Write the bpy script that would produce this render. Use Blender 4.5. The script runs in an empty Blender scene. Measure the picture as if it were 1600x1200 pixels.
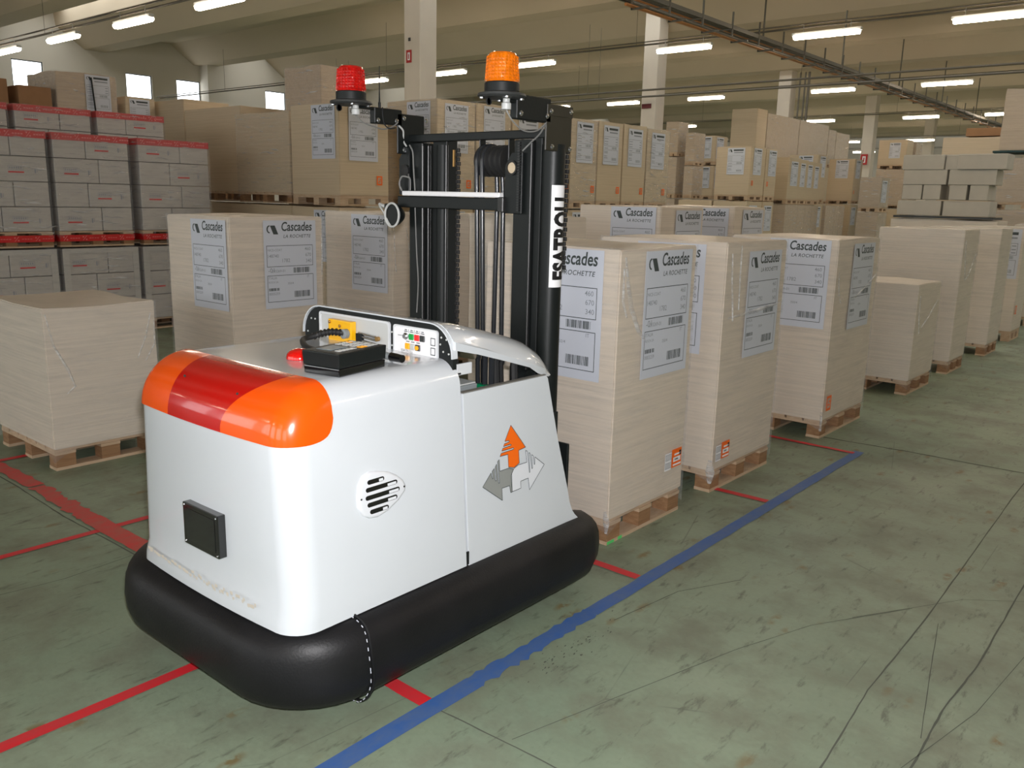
import bpy, bmesh, math, random
from mathutils import Vector, Matrix
random.seed(7)
sc = bpy.context.scene
COL = sc.collection
PI = math.pi

# ------------------------------------------------------------------ camera
cam_d = bpy.data.cameras.new('camera'); cam = bpy.data.objects.new('camera', cam_d); COL.objects.link(cam)
yaw, pit, rol = 0.698297033, 0.212952358, 0.0237997235
fw = Vector((-math.sin(yaw)*math.cos(pit), math.cos(yaw)*math.cos(pit), -math.sin(pit)))
rt = fw.cross(Vector((0, 0, 1))).normalized(); up = rt.cross(fw)
r2 = rt*math.cos(rol)+up*math.sin(rol); u2 = -rt*math.sin(rol)+up*math.cos(rol)
M = Matrix((r2, u2, -fw)).transposed().to_4x4(); M.translation = Vector((0, 0, 1.65))
cam.matrix_world = M
cam_d.sensor_width = 36.0; cam_d.lens = 36.0*1340.2/1600.0
cam_d.clip_start = 0.05; cam_d.clip_end = 300
sc.camera = cam

# ------------------------------------------------------------------ world, flash, exposure
LAMP = 38.0      # fluorescent tubes
SKYL = 3.2       # skylight panes
FLASH = 122.0     # the photographer's flash
w = bpy.data.worlds.new('daylight'); sc.world = w; w.use_nodes = True
w.node_tree.nodes['Background'].inputs[0].default_value = (0.85, 0.93, 1.0, 1)
w.node_tree.nodes['Background'].inputs[1].default_value = 1.0
fl = bpy.data.lights.new('camera_flash', 'AREA'); fl.shape = 'RECTANGLE'; fl.size = 0.06; fl.size_y = 0.04
fl.energy = FLASH; fl.color = (1.0, 0.985, 1.0)
flo = bpy.data.objects.new('camera_flash', fl); COL.objects.link(flo)
FM = M.copy(); FM.translation = Vector((0, 0, 1.65)) + u2*0.09 + r2*0.02 - fw*(-0.02)
flo.matrix_world = FM
vs = sc.view_settings; vs.view_transform = 'Standard'; vs.look = 'None'; vs.gamma = 1; vs.use_curve_mapping = False
vs.exposure = 0.0

# ------------------------------------------------------------------ materials
def srgb(r, g, b):
    f = lambda c: ((c/255+0.055)/1.055)**2.4 if c/255 > 0.04045 else c/255/12.92
    return (f(r), f(g), f(b), 1)
def mat(name, col, rough=0.5, metal=0.0, coat=0.0, emis=None, es=0.0, bump=0.0, bscale=60, var=0.0, vscale=6, spec=None, trans=0.0):
    m = bpy.data.materials.new(name); m.use_nodes = True
    nt = m.node_tree; b = nt.nodes['Principled BSDF']
    b.inputs['Base Color'].default_value = col; b.inputs['Roughness'].default_value = rough
    b.inputs['Metallic'].default_value = metal; b.inputs['Coat Weight'].default_value = coat
    b.inputs['Coat Roughness'].default_value = 0.06
    if spec is not None: b.inputs['Specular IOR Level'].default_value = spec
    if trans: b.inputs['Transmission Weight'].default_value = trans
    if emis: b.inputs['Emission Color'].default_value = emis; b.inputs['Emission Strength'].default_value = es
    if bump or var:
        tc = nt.nodes.new('ShaderNodeTexCoord')
        n = nt.nodes.new('ShaderNodeTexNoise'); n.inputs['Scale'].default_value = bscale; n.inputs['Detail'].default_value = 4
        nt.links.new(tc.outputs['Object'], n.inputs['Vector'])
        if bump:
            bp = nt.nodes.new('ShaderNodeBump'); bp.inputs['Strength'].default_value = bump; bp.inputs['Distance'].default_value = 0.01
            nt.links.new(n.outputs['Fac'], bp.inputs['Height']); nt.links.new(bp.outputs['Normal'], b.inputs['Normal'])
        if var:
            n2 = nt.nodes.new('ShaderNodeTexNoise'); n2.inputs['Scale'].default_value = vscale; n2.inputs['Detail'].default_value = 5
            nt.links.new(tc.outputs['Object'], n2.inputs['Vector'])
            cr = nt.nodes.new('ShaderNodeValToRGB')
            cr.color_ramp.elements[0].position = 0.3; cr.color_ramp.elements[1].position = 0.7
            cr.color_ramp.elements[0].color = tuple(c*(1-var) for c in col[:3])+(1,)
            cr.color_ramp.elements[1].color = tuple(min(1, c*(1+var)) for c in col[:3])+(1,)
            nt.links.new(n2.outputs['Fac'], cr.inputs['Fac']); nt.links.new(cr.outputs['Color'], b.inputs['Base Color'])
    return m

class NB:   # tiny node builder
    def __init__(s, m): s.nt = m.node_tree; s.b = s.nt.nodes['Principled BSDF']
    def n(s, t, **k):
        x = s.nt.nodes.new(t)
        for a, v in k.items(): setattr(x, a, v)
        return x
    def l(s, a, b): s.nt.links.new(a, b)
    def math(s, op, a, b=None, clamp=False):
        x = s.n('ShaderNodeMath', operation=op); x.use_clamp = clamp
        for i, v in enumerate((a, b)):
            if v is None: continue
            if isinstance(v, (int, float)): x.inputs[i].default_value = v
            else: s.l(v, x.inputs[i])
        return x.outputs[0]
    def mix(s, f, a, b):
        x = s.n('ShaderNodeMix', data_type='RGBA')
        if isinstance(f, (int, float)): x.inputs[0].default_value = f
        else: s.l(f, x.inputs[0])
        for i, v in ((6, a), (7, b)):
            if isinstance(v, tuple): x.inputs[i].default_value = v
            else: s.l(v, x.inputs[i])
        return x.outputs[2]
    def noise(s, vec, scale, detail=4, rough=0.5):
        x = s.n('ShaderNodeTexNoise'); x.inputs['Scale'].default_value = scale; x.inputs['Detail'].default_value = detail
        x.inputs['Roughness'].default_value = rough; s.l(vec, x.inputs['Vector']); return x.outputs['Fac']
    def mapping(s, vec, sc_, rot=(0, 0, 0)):
        x = s.n('ShaderNodeMapping'); x.inputs['Scale'].default_value = sc_; x.inputs['Rotation'].default_value = rot
        s.l(vec, x.inputs['Vector']); return x.outputs[0]
    def ramp(s, f, a, b, inv=False):
        x = s.n('ShaderNodeMapRange'); x.inputs['From Min'].default_value = a; x.inputs['From Max'].default_value = b
        if inv: x.inputs['To Min'].default_value = 1; x.inputs['To Max'].default_value = 0
        s.l(f, x.inputs['Value']); return x.outputs[0]

def floor_mat():
    m = mat('painted_floor', srgb(132, 148, 126), 0.5); q = NB(m)
    geo = q.n('ShaderNodeNewGeometry').outputs['Position']
    big = q.noise(geo, 0.7, 5, 0.6); mid = q.noise(geo, 3.0, 6, 0.65); fine = q.noise(geo, 45, 3)
    base = q.mix(q.ramp(big, .35, .65), srgb(118, 133, 112), srgb(136, 148, 126))
    base = q.mix(q.math('MULTIPLY', q.ramp(mid, .45, .65), .8), base, srgb(112, 115, 98))
    # stretched scuffs along the aisle
    st = q.mapping(geo, (14, 3.5, 1), (0, 0, .35)); sn = q.noise(st, 1.6, 5, .7)
    base = q.mix(q.math('MULTIPLY', q.ramp(sn, .57, .68), .75), base, srgb(78, 80, 68))
    # brown rust spots
    bs = q.mapping(geo, (9, 3.2, 1), (0, 0, .3))
    v = q.n('ShaderNodeTexVoronoi'); v.inputs['Scale'].default_value = 1.0; q.l(bs, v.inputs['Vector'])
    sel = q.ramp(q.noise(geo, 1.9, 2), .47, .52)
    spot = q.math('MULTIPLY', q.ramp(v.outputs['Distance'], .10, .24, True), sel)
    wob = q.ramp(q.noise(geo, 22, 3), .42, .52)
    base = q.mix(q.math('MULTIPLY', q.math('MULTIPLY', spot, wob), .8), base, srgb(112, 92, 52))
    # fine hair scratches
    v2 = q.n('ShaderNodeTexVoronoi', feature='DISTANCE_TO_EDGE'); v2.inputs['Scale'].default_value = .55
    q.l(q.mapping(geo, (2.6, 1, 1), (0, 0, .5)), v2.inputs['Vector'])
    scr = q.math('MULTIPLY', q.ramp(v2.outputs['Distance'], .0, .004, True), q.ramp(q.noise(geo, 2.2, 2), .5, .6))
    base = q.mix(q.math('MULTIPLY', scr, .7), base, srgb(80, 84, 74))
    wsp = q.math('MULTIPLY', q.ramp(q.noise(q.mapping(geo, (5, 5, 1)), 3.0, 8, .8), .66, .74), q.ramp(q.noise(geo, .6, 1), .55, .62))
    base = q.mix(q.math('MULTIPLY', wsp, .35), base, srgb(190, 195, 188))
    base = q.mix(q.math('MULTIPLY', q.ramp(fine, .4, .7), .12), base, srgb(95, 105, 90))
    q.l(base, q.b.inputs['Base Color'])
    q.l(q.ramp(mid, .2, .8), q.b.inputs['Roughness'])
    r = q.math('ADD', q.math('MULTIPLY', mid, .35), .28); q.l(r, q.b.inputs['Roughness'])
    bp = q.n('ShaderNodeBump'); bp.inputs['Strength'].default_value = .08; bp.inputs['Distance'].default_value = .01
    q.l(fine, bp.inputs['Height']); q.l(bp.outputs[0], q.b.inputs['Normal'])
    return m

def paper_mat(name, col, streak=1.0, coat=.5, crough=.22, wrinkle=.35):
    m = mat(name, col, .55, coat=coat); q = NB(m)
    q.b.inputs['Coat Roughness'].default_value = crough
    tc = q.n('ShaderNodeTexCoord').outputs['Object']
    s1 = q.noise(q.mapping(tc, (1.2, 1.2, 110)), 1.0, 4, .7)      # sheet edges
    s2 = q.noise(q.mapping(tc, (2.5, 2.5, 26), (.12, .1, 0)), 1.0, 5, .6) if wrinkle < .9 else q.noise(q.mapping(tc, (1, 1, 1.6), (.5, .4, .2)), 8.0, 5, .6)
    s3 = q.noise(tc, 1.3, 3)
    d = tuple(c*.86 for c in col[:3])+(1,); li = tuple(min(1, c*1.08) for c in col[:3])+(1,)
    c = q.mix(q.math('MULTIPLY', q.ramp(s1, .35, .65), .75*streak), d, li)
    c = q.mix(q.math('MULTIPLY', q.ramp(s3, .35, .7), .35), c, tuple(x*.93 for x in col[:3])+(1,))
    q.l(c, q.b.inputs['Base Color'])
    bp = q.n('ShaderNodeBump'); bp.inputs['Strength'].default_value = wrinkle; bp.inputs['Distance'].default_value = .012 if wrinkle < .9 else .06
    q.l(s2, bp.inputs['Height']); q.l(bp.outputs[0], q.b.inputs['Coat Normal'])
    bp2 = q.n('ShaderNodeBump'); bp2.inputs['Strength'].default_value = .10; bp2.inputs['Distance'].default_value = .01
    q.l(s1, bp2.inputs['Height']); q.l(bp2.outputs[0], q.b.inputs['Normal'])
    return m

def wrap_mat(name, alpha=.2, scale=9, gloss=.16, tint=(.86, .87, .88, 1), streak=.12):
    m = bpy.data.materials.new(name); m.use_nodes = True; nt = m.node_tree; q = NB(m)
    out = nt.nodes['Material Output']; b = q.b
    b.inputs['Base Color'].default_value = tint; b.inputs['Roughness'].default_value = gloss
    b.inputs['Specular IOR Level'].default_value = .8
    tc = q.n('ShaderNodeTexCoord').outputs['Object']
    n1 = q.noise(q.mapping(tc, (1, 1, 3.5), (.5, .4, .2)), scale, 6, .65)
    n2 = q.noise(q.mapping(tc, (.8, .8, 7), (.10, .14, 0)), scale*.35, 5, .6)
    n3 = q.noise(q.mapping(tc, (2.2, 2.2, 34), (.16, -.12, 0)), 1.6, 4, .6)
    bp = q.n('ShaderNodeBump'); bp.inputs['Strength'].default_value = .9; bp.inputs['Distance'].default_value = .035
    q.l(n1, bp.inputs['Height']); q.l(bp.outputs[0], b.inputs['Normal'])
    tr = q.n('ShaderNodeBsdfTransparent'); mx = q.n('ShaderNodeMixShader')
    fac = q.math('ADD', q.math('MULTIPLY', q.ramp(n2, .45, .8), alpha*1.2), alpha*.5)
    if streak: fac = q.math('ADD', fac, q.math('MULTIPLY', q.ramp(n3, .62, .72), streak), True)  # whitish streaks paint in the film's sparkles along with crease haze
    q.l(fac, mx.inputs[0]); q.l(tr.outputs[0], mx.inputs[1]); q.l(b.outputs[0], mx.inputs[2])
    q.l(mx.outputs[0], out.inputs['Surface'])
    return m

def wood_mat(name, a, b_):
    m = mat(name, a, .75); q = NB(m); tc = q.n('ShaderNodeTexCoord').outputs['Object']
    n = q.noise(q.mapping(tc, (9, 2.2, 30)), 2.0, 6, .7)
    q.l(q.mix(q.ramp(n, .3, .7), a, b_), q.b.inputs['Base Color'])
    bp = q.n('ShaderNodeBump'); bp.inputs['Strength'].default_value = .2; q.l(n, bp.inputs['Height']); q.l(bp.outputs[0], q.b.inputs['Normal'])
    return m

def lens_mat():
    m = mat('lens_plastic', srgb(238, 84, 8), .2, coat=.55); q = NB(m)
    x = q.n('ShaderNodeSeparateXYZ'); q.l(q.n('ShaderNodeTexCoord').outputs['Object'], x.inputs[0])
    z = x.outputs['Z']
    t = q.math('DIVIDE', q.math('SUBTRACT', z, .935), .155)
    t2 = q.math('MULTIPLY', t, t)
    lo = q.math('ADD', q.math('MULTIPLY', t2, -.02), -2.66)
    hi = q.math('ADD', q.math('MULTIPLY', t2, .13), -2.34)
    a = q.math('GREATER_THAN', x.outputs['X'], lo); b = q.math('LESS_THAN', x.outputs['X'], hi)
    q.l(q.mix(q.math('MULTIPLY', a, b), srgb(240, 84, 6), srgb(186, 8, 6)), q.b.inputs['Base Color'])
    return m

MT = {}
MT['floor'] = floor_mat()
MT['white'] = mat('white_gelcoat', srgb(203, 208, 213), .22, coat=.8, var=.015, vscale=3)
MT['white2'] = mat('white_plastic', srgb(208, 211, 214), .3, coat=.3)
MT['grille_white'] = mat('grille_white', srgb(214, 217, 222), .25, coat=.5)
MT['edge_grey'] = mat('panel_edge', srgb(120, 118, 112), .6)
MT['foam'] = mat('black_vinyl', (.0085, .0085, .0095, 1), .45, spec=.28, bump=.08, bscale=120, var=.25, vscale=5)
MT['black'] = mat('black_paint', (.008, .010, .010, 1), .42, spec=.28, bump=.03, bscale=90)
MT['black2'] = mat('black_satin', (.012, .014, .014, 1), .5, spec=.25)
MT['black_gloss'] = mat('black_gloss', (.005, .005, .006, 1), .1, coat=.8)
MT['olive'] = mat('dark_bracket', (.021, .019, .012, 1), .45)
MT['rubber'] = mat('rubber', (.012, .012, .012, 1), .6)
MT['hose'] = mat('hose', (.02, .022, .025, 1), .22)
MT['steel'] = mat('steel', (.62, .63, .65, 1), .25, 1.0)
MT['steel_edge'] = mat('worn_steel_edge', (.045, .045, .045, 1), .4, .7)
MT['brass'] = mat('brass', (.45, .27, .10, 1), .35, .9)
MT['lens'] = lens_mat()
MT['red_plastic'] = mat('red_plastic', srgb(205, 12, 8), .12, coat=1.0)
MT['orange_beacon'] = mat('orange_beacon', srgb(222, 112, 2), .14, coat=1.0, var=.25, vscale=60, bump=.5, bscale=45)
MT['red_beacon'] = mat('red_beacon', srgb(190, 12, 8), .14, coat=1.0, var=.3, vscale=60, bump=.5, bscale=45)
MT['darkgrey'] = mat('dark_grey_plastic', srgb(52, 54, 54), .5)
MT['grey'] = mat('grey_plastic', srgb(132, 138, 140), .45)
MT['ltgrey'] = mat('light_grey_metal', srgb(190, 192, 190), .4)
MT['cable'] = mat('grey_cable', srgb(120, 120, 118), .4)
MT['green'] = mat('green_plastic', srgb(0, 110, 70), .4)
MT['greenk'] = mat('green_key', srgb(20, 140, 60), .3, emis=srgb(20, 160, 60), es=.15)
MT['redk'] = mat('red_key', srgb(210, 40, 40), .3, emis=srgb(220, 50, 50), es=.25)
MT['amberk'] = mat('amber_key', srgb(220, 150, 20), .3, emis=srgb(240, 160, 20), es=.4)
MT['yellow'] = mat('yellow_paint', srgb(240, 180, 10), .35, coat=.4)
MT['orange'] = mat('orange_print', srgb(240, 104, 10), .45)
MT['greyprint'] = mat('grey_print', srgb(140, 143, 140), .45)
MT['silverprint'] = mat('silver_print', srgb(214, 217, 222), .45)
MT['ink'] = mat('dark_ink', srgb(58, 66, 66), .6)
MT['ink_lt'] = mat('faded_ink', srgb(135, 140, 148), .6)
MT['blackink'] = mat('black_ink', srgb(14, 14, 16), .5)
MT['label'] = mat('label_paper', srgb(196, 200, 210), .5, coat=.25)
MT['whiteprint'] = mat('white_print', srgb(232, 232, 234), .5)
MT['glassdark'] = mat('dark_glass', (.004, .004, .006, 1), .05, coat=1.0)
BEIGE = srgb(196, 182, 164)
MT['paper'] = paper_mat('paperboard_reams', srgb(214, 200, 183))
MT['paper2'] = paper_mat('paperboard_reams_pale', srgb(214, 202, 186))
MT['paper3'] = paper_mat('paperboard_reams_warm', srgb(198, 179, 150))
MT['paper_b'] = paper_mat('paperboard_reams_glossy_wrap', srgb(188, 168, 144), coat=1.0, crough=.10, wrinkle=1.0)
MT['brownbox'] = mat('brown_cardboard', srgb(150, 112, 78), .8, var=.06)
MT['greybox'] = paper_mat('grey_carton', srgb(190, 184, 178), .3, .8, .14, .8)
MT['plainbox'] = mat('plain_grey_carton', srgb(188, 182, 170), .85, var=.04)
MT['cornerboard'] = mat('corner_board', srgb(184, 180, 174), .6)
MT['redtape'] = mat('red_tape', srgb(196, 30, 34), .35, coat=.5)
MT['wood'] = wood_mat('pallet_wood', srgb(196, 172, 146), srgb(172, 144, 114))
MT['wood2'] = wood_mat('pallet_block', srgb(154, 118, 84), srgb(124, 90, 60))
MT['teal'] = mat('teal_plastic', srgb(32, 62, 62), .6)
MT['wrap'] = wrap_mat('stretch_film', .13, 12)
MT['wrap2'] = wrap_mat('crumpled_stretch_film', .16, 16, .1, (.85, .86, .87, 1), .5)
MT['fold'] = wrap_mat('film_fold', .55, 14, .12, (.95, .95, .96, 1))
MT['blue_tape'] = None
MT['wall'] = mat('painted_wall', srgb(200, 192, 178), .85, var=.03, vscale=.5)
MT['ceil'] = mat('concrete_ceiling', srgb(196, 180, 156), .9, var=.04, vscale=.4)
MT['column'] = mat('column_paint', srgb(206, 196, 182), .8, var=.03, vscale=2)
MT['conduit'] = mat('galvanised_conduit', srgb(104, 98, 88), .6, .2)
MT['tray'] = mat('galvanised_tray', srgb(92, 88, 78), .6, .3)
MT['copper'] = mat('copper_sheath', srgb(190, 130, 80), .3, .6)
MT['tube'] = mat('lamp_diffuser', (1, 1, 1, 1), .4, emis=(1.0, .84, .66, 1), es=LAMP)
MT['pane'] = mat('daylight_pane', (1, 1, 1, 1), .3, emis=(.92, .97, 1.0, 1), es=SKYL)
MT['frame'] = mat('dark_window_frame', srgb(46, 52, 56), .5)
MT['signred'] = mat('sign_red', srgb(170, 32, 28), .5)
MT['signdark'] = mat('sign_dark_red', srgb(90, 22, 26), .5)

def tape_mat(name, a, b_):
    m = mat(name, a, .5); q = NB(m); geo = q.n('ShaderNodeNewGeometry').outputs['Position']
    n = q.noise(q.mapping(geo, (6, 3, 1)), 3, 5, .7)
    q.l(q.mix(q.ramp(n, .35, .75), a, b_), q.b.inputs['Base Color']); return m
MT['blue_tape'] = tape_mat('blue_tape', srgb(52, 92, 156), srgb(84, 104, 138))
MT['red_line'] = tape_mat('red_line_tape', srgb(206, 34, 44), srgb(184, 58, 62))
MT['red_worn'] = tape_mat('red_line_worn', srgb(196, 52, 52), srgb(160, 92, 80))

# ------------------------------------------------------------------ mesh helpers
class MB:
    def __init__(s): s.bm = bmesh.new()
    def box(s, x0, x1, y0, y1, z0, z1, rot=None, about=None):
        vs_ = [s.bm.verts.new((x, y, z)) for z in (z0, z1) for y in (y0, y1) for x in (x0, x1)]
        for f in ((0, 2, 3, 1), (4, 5, 7, 6), (0, 1, 5, 4), (2, 6, 7, 3), (0, 4, 6, 2), (1, 3, 7, 5)):
            s.bm.faces.new([vs_[i] for i in f])
        if rot: bmesh.ops.rotate(s.bm, verts=vs_, cent=about or ((x0+x1)/2, (y0+y1)/2, (z0+z1)/2), matrix=rot)
        return s
    def ring(s, pts): return [s.bm.verts.new(p) for p in pts]
    def bridge(s, a, b, close=True):
        n = len(a)
        for i in range(n if close else n-1):
            j = (i+1) % n
            try: s.bm.faces.new((a[i], a[j], b[j], b[i]))
            except ValueError: pass
    def cap(s, r, rev=False):
        try: s.bm.faces.new(list(reversed(r)) if rev else r)
        except ValueError: pass
    def tube(s, pts, r, seg=8, caps=True):
        pts = [Vector(p) for p in pts]; rings = []
        prev = None
        for i, p in enumerate(pts):
            t = (pts[min(i+1, len(pts)-1)]-pts[max(i-1, 0)]).normalized()
            if prev is None:
                a = Vector((0, 0, 1)) if abs(t.z) < .9 else Vector((1, 0, 0)); nrm = t.cross(a).normalized()
            else:
                nrm = (prev - t*prev.dot(t)).normalized()
            prev = nrm; bi = t.cross(nrm)
            rr = r[i] if isinstance(r, (list, tuple)) else r
            rings.append(s.ring([p+(nrm*math.cos(k*2*PI/seg)+bi*math.sin(k*2*PI/seg))*rr for k in range(seg)]))
        for a, b in zip(rings, rings[1:]): s.bridge(a, b)
        if caps: s.cap(rings[0], True); s.cap(rings[-1])
        return s
    def cyl(s, p0, p1, r, seg=16, r1=None): return s.tube([p0, p1], [r, r if r1 is None else r1], seg)
    def lathe(s, prof, c, seg=24, axis='z'):
        rings = []
        for r, h in prof:
            pts = []
            for k in range(seg):
                a = k*2*PI/seg
                if axis == 'z': pts.append((c[0]+r*math.cos(a), c[1]+r*math.sin(a), c[2]+h))
                elif axis == 'x': pts.append((c[0]+h, c[1]+r*math.cos(a), c[2]+r*math.sin(a)))
                else: pts.append((c[0]+r*math.cos(a), c[1]+h, c[2]+r*math.sin(a)))
            rings.append(s.ring(pts))
        for a, b in zip(rings, rings[1:]): s.bridge(a, b)
        s.cap(rings[0], True); s.cap(rings[-1]); return s
    def prism(s, poly, fn0, fn1):     # poly of 2-D points; fn maps (a,b) -> 3-D
        a = s.ring([fn0(*p) for p in poly]); b = s.ring([fn1(*p) for p in poly])
        s.bridge(a, b); s.cap(a, True); s.cap(b); return s
    def poly(s, pts): s.cap(s.ring(pts)); return s
    def done(s, name, m, parent=None, smooth=False, bevel=0, seg=2, loc=None, kind=None):
        bm = s.bm
        if bevel: bmesh.ops.bevel(bm, geom=bm.edges[:], offset=bevel, segments=seg, affect='EDGES', profile=.6)
        bmesh.ops.recalc_face_normals(bm, faces=bm.faces[:])
        me = bpy.data.meshes.new(name); bm.to_mesh(me); bm.free()
        if smooth:
            for p in me.polygons: p.use_smooth = True
            try: me.set_sharp_from_angle(angle=math.radians(smooth if smooth is not True else 40))
            except Exception: pass
        me.materials.append(m)
        return link(name, me, parent, loc, kind)
def link(name, me, parent=None, loc=None, kind=None):
    o = bpy.data.objects.new(name, me); COL.objects.link(o)
    if parent is not None:
        o.parent = parent; tl = total_loc(parent); o.location = -tl if loc is None else loc
    elif loc is not None: o.location = loc
    if kind: o['kind'] = kind
    return o
def total_loc(o):
    v = Vector(o.location)
    while o.parent: o = o.parent; v += Vector(o.location)
    return v
def thing(name, label, cat, loc=(0, 0, 0), group=None):
    o = bpy.data.objects.new(name, None); COL.objects.link(o); o.location = loc; o.empty_display_size = .1
    o['label'] = label; o['category'] = cat
    if group: o['group'] = group
    return o
def tag(o, label, cat, group=None):
    o['label'] = label; o['category'] = cat
    if group: o['group'] = group
    return o
def B(): return MB()
def recenter(o):   # move a single-mesh thing's origin to its base centre
    me = o.data; xs = [v.co for v in me.vertices]
    c = Vector((sum(v.x for v in xs)/len(xs), sum(v.y for v in xs)/len(xs), min(v.z for v in xs)))
    me.transform(Matrix.Translation(-c)); o.location = Vector(o.location)+c; return o
def text_mesh(txt, size=1.0, bold=0.0, shear=0.0, spacing=1.0, depth=0.0):
    cu = bpy.data.curves.new('t', 'FONT'); cu.body = txt; cu.size = size; cu.offset = bold; cu.shear = shear
    cu.space_character = spacing; cu.extrude = depth; cu.resolution_u = 3
    o = bpy.data.objects.new('t', cu); COL.objects.link(o)
    dg = bpy.context.evaluated_depsgraph_get(); me = bpy.data.meshes.new_from_object(o.evaluated_get(dg))
    bpy.data.objects.remove(o); bpy.data.curves.remove(cu)
    return me
def text_polys(txt, width, ysc=1.0, **k):
    """glyph triangles scaled to a width, left-bottom at 0,0"""
    me = text_mesh(txt, **k); xs = [v.co.x for v in me.vertices]; ys = [v.co.y for v in me.vertices]
    s = width/(max(xs)-min(xs)); x0 = min(xs); y0 = min(ys)
    P = [[((me.vertices[i].co.x-x0)*s, (me.vertices[i].co.y-y0)*s*ysc) for i in p.vertices] for p in me.polygons]
    h = (max(ys)-y0)*s; bpy.data.meshes.remove(me); return P, h

# ================================================================== SETTING
b = B(); b.box(-35, 16, -12.2, 72.2, -.2, 0); floor = b.done('floor', MT['floor'], kind='structure')
# cracks and joints in the floor (thin dark grooves)
MT['crack'] = mat('floor_crack', srgb(84, 88, 78), .9)
def strip(pts, wd, z=.0012, jit=.25, sub=10):
    bm = B(); P = []
    for (a, b_) in zip(pts, pts[1:]):
        for k in range(sub): P.append((a[0]+(b_[0]-a[0])*k/sub, a[1]+(b_[1]-a[1])*k/sub))
    P.append(pts[-1]); L = []; R = []
    for i, p in enumerate(P):
        q0 = P[max(i-1, 0)]; q1 = P[min(i+1, len(P)-1)]; dx, dy = q1[0]-q0[0], q1[1]-q0[1]; n = math.hypot(dx, dy) or 1
        wv = wd*(1+random.uniform(-jit, jit)); ox = random.uniform(-jit, jit)*wd*.8
        L.append(bm.bm.verts.new((p[0]-dy/n*(wv/2+ox), p[1]+dx/n*(wv/2+ox), z))); R.append(bm.bm.verts.new((p[0]+dy/n*(wv/2-ox), p[1]-dx/n*(wv/2-ox), z)))
    for i in range(len(P)-1): bm.bm.faces.new((L[i], R[i], R[i+1], L[i+1]))
    return bm
CR = [([(-.86, 9), (-.82, 5.55), (-.79, 4.4), (-.77, 3.6), (-.77, 2.89), (-.73, 2.3), (-.72, 1.6)], .009),
      ([(-.54, 6.5), (-.53, 4.28), (-.52, 3.34), (-.54, 2.94), (-.53, 2.6), (-.53, 1.8)], .010),
      ([(-1.80, 1.80), (-1.44, 1.82), (-1.1, 1.83), (-.4, 1.85)], .009),
      ([(-2.14, 6.1), (-1.56, 6.15), (-.87, 6.17), (.2, 6.2)], .03),
      ([(-1.51, 1.84), (-1.4, 2.25), (-1.24, 2.83), (-1.10, 3.22), (-.84, 3.66)], .005),
      ([(-.72, 3.59), (-.64, 3.17), (-.55, 2.72)], .005),
      ([(-1.71, 2.71), (-1.65, 3.12), (-1.50, 3.42)], .006),
      ([(-6.5, 1.73), (-5.08, 1.73), (-4.42, 1.71), (-3.98, 1.72), (-3.0, 1.74)], .011),
      ([(-3.74, .9), (-3.67, 1.4), (-3.7, 1.71)], .006),
      ([(-.62, 2.2), (-.45, 3.0), (-.36, 4.0)], .004), ([(-1.0, 3.4), (-.7, 3.9), (-.45, 4.1)], .004)]
for pts, wd in CR: strip(pts, wd*.62).done('crack', MT['crack'], floor, loc=(0, 0, 0))
# paint chips beside the blue tape
bm = B()
for i in range(70):
    y = random.gauss(2.42, .17); x = -1.70+random.gauss(0, .03)+(y-2.4)*.05; r_ = random.uniform(.001, .004)
    bm.poly([(x+r_*math.cos(a+random.random())*1.0, y+2.2*r_*math.sin(a), .0013) for a in (0, 1.2, 2.4, 3.6, 4.8)])
bm.done('paint_chips', MT['crack'], floor, loc=(0, 0, 0), kind='stuff')

# walls
b = B()
WX = -34.8
wins = []   # (y0,y1,z0,z1)
for yc in (9.8, 12.8, 14.33, 17.4, 20.8, 24.2, 5.9, 2.6): wins.append((1.392*yc-.54, 1.392*yc+.54, 5.09+(.14 if yc > 12 else 0), 6.15))
ys = sorted(wins); y = -12
for (a, c, z0, z1) in ys:
    b.box(WX-.3, WX, y, a, 0, 9); b.box(WX-.3, WX, a, c, 0, z0); b.box(WX-.3, WX, a, c, z1, 9); y = c
b.box(WX-.3, WX, y, 72, 0, 9)
b.done('wall_left', MT['wall'], kind='structure')
B().box(WX, 16, 72, 72.3, 0, 9).done('wall_back', MT['wall'], kind='structure')
B().box(16, 16.3, -12, 72, 0, 9).done('wall_right', MT['wall'], kind='structure')
YF = -12.0      # rear end of the hall, behind the camera, with tall factory windows
b = B(); xw = [(-27+6.4*i, -22.4+6.4*i) for i in range(6)]
b.box(WX, 16, YF-.3, YF, 0, 1.0); b.box(WX, 16, YF-.3, YF, 5.6, 9); xx = WX
for a, c in xw: b.box(xx, a, YF-.3, YF, 1.0, 5.6); xx = c
b.box(xx, 16, YF-.3, YF, 1.0, 5.6)
b.done('wall_front', MT['wall'], kind='structure')
nw = 0
for a, c in xw:
    nw += 1; b = B()
    for k_ in range(5): x = a+(c-a-.06)*k_/4; b.box(x, x+.06, YF-.2, YF-.1, 1.0, 5.6)
    for k_ in range(4): z = 1.0+4.54*k_/3; b.box(a, c, YF-.19, YF-.11, z, z+.06)
    fr = b.done('window_%d' % nw, MT['frame'], kind='structure')
    B().box(a+.02, c-.02, YF-.16, YF-.15, 1.02, 5.58).done('pane', MT['pane'], fr, loc=(0, 0, 0))
for (a, c, z0, z1) in ys:
    nw += 1
    b = B(); b.box(WX-.12, WX-.04, a, a+.035, z0, z1); b.box(WX-.12, WX-.04, c-.035, c, z0, z1); b.box(WX-.12, WX-.04, a, c, z0, z0+.035); b.box(WX-.12, WX-.04, a, c, z1-.035, z1)
    fr = b.done('window_%d' % nw, MT['frame'], kind='structure')
    B().box(WX-.09, WX-.08, a+.03, c-.03, z0+.03, z1-.03).done('pane', MT['pane'], fr, loc=(0, 0, 0))
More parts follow.
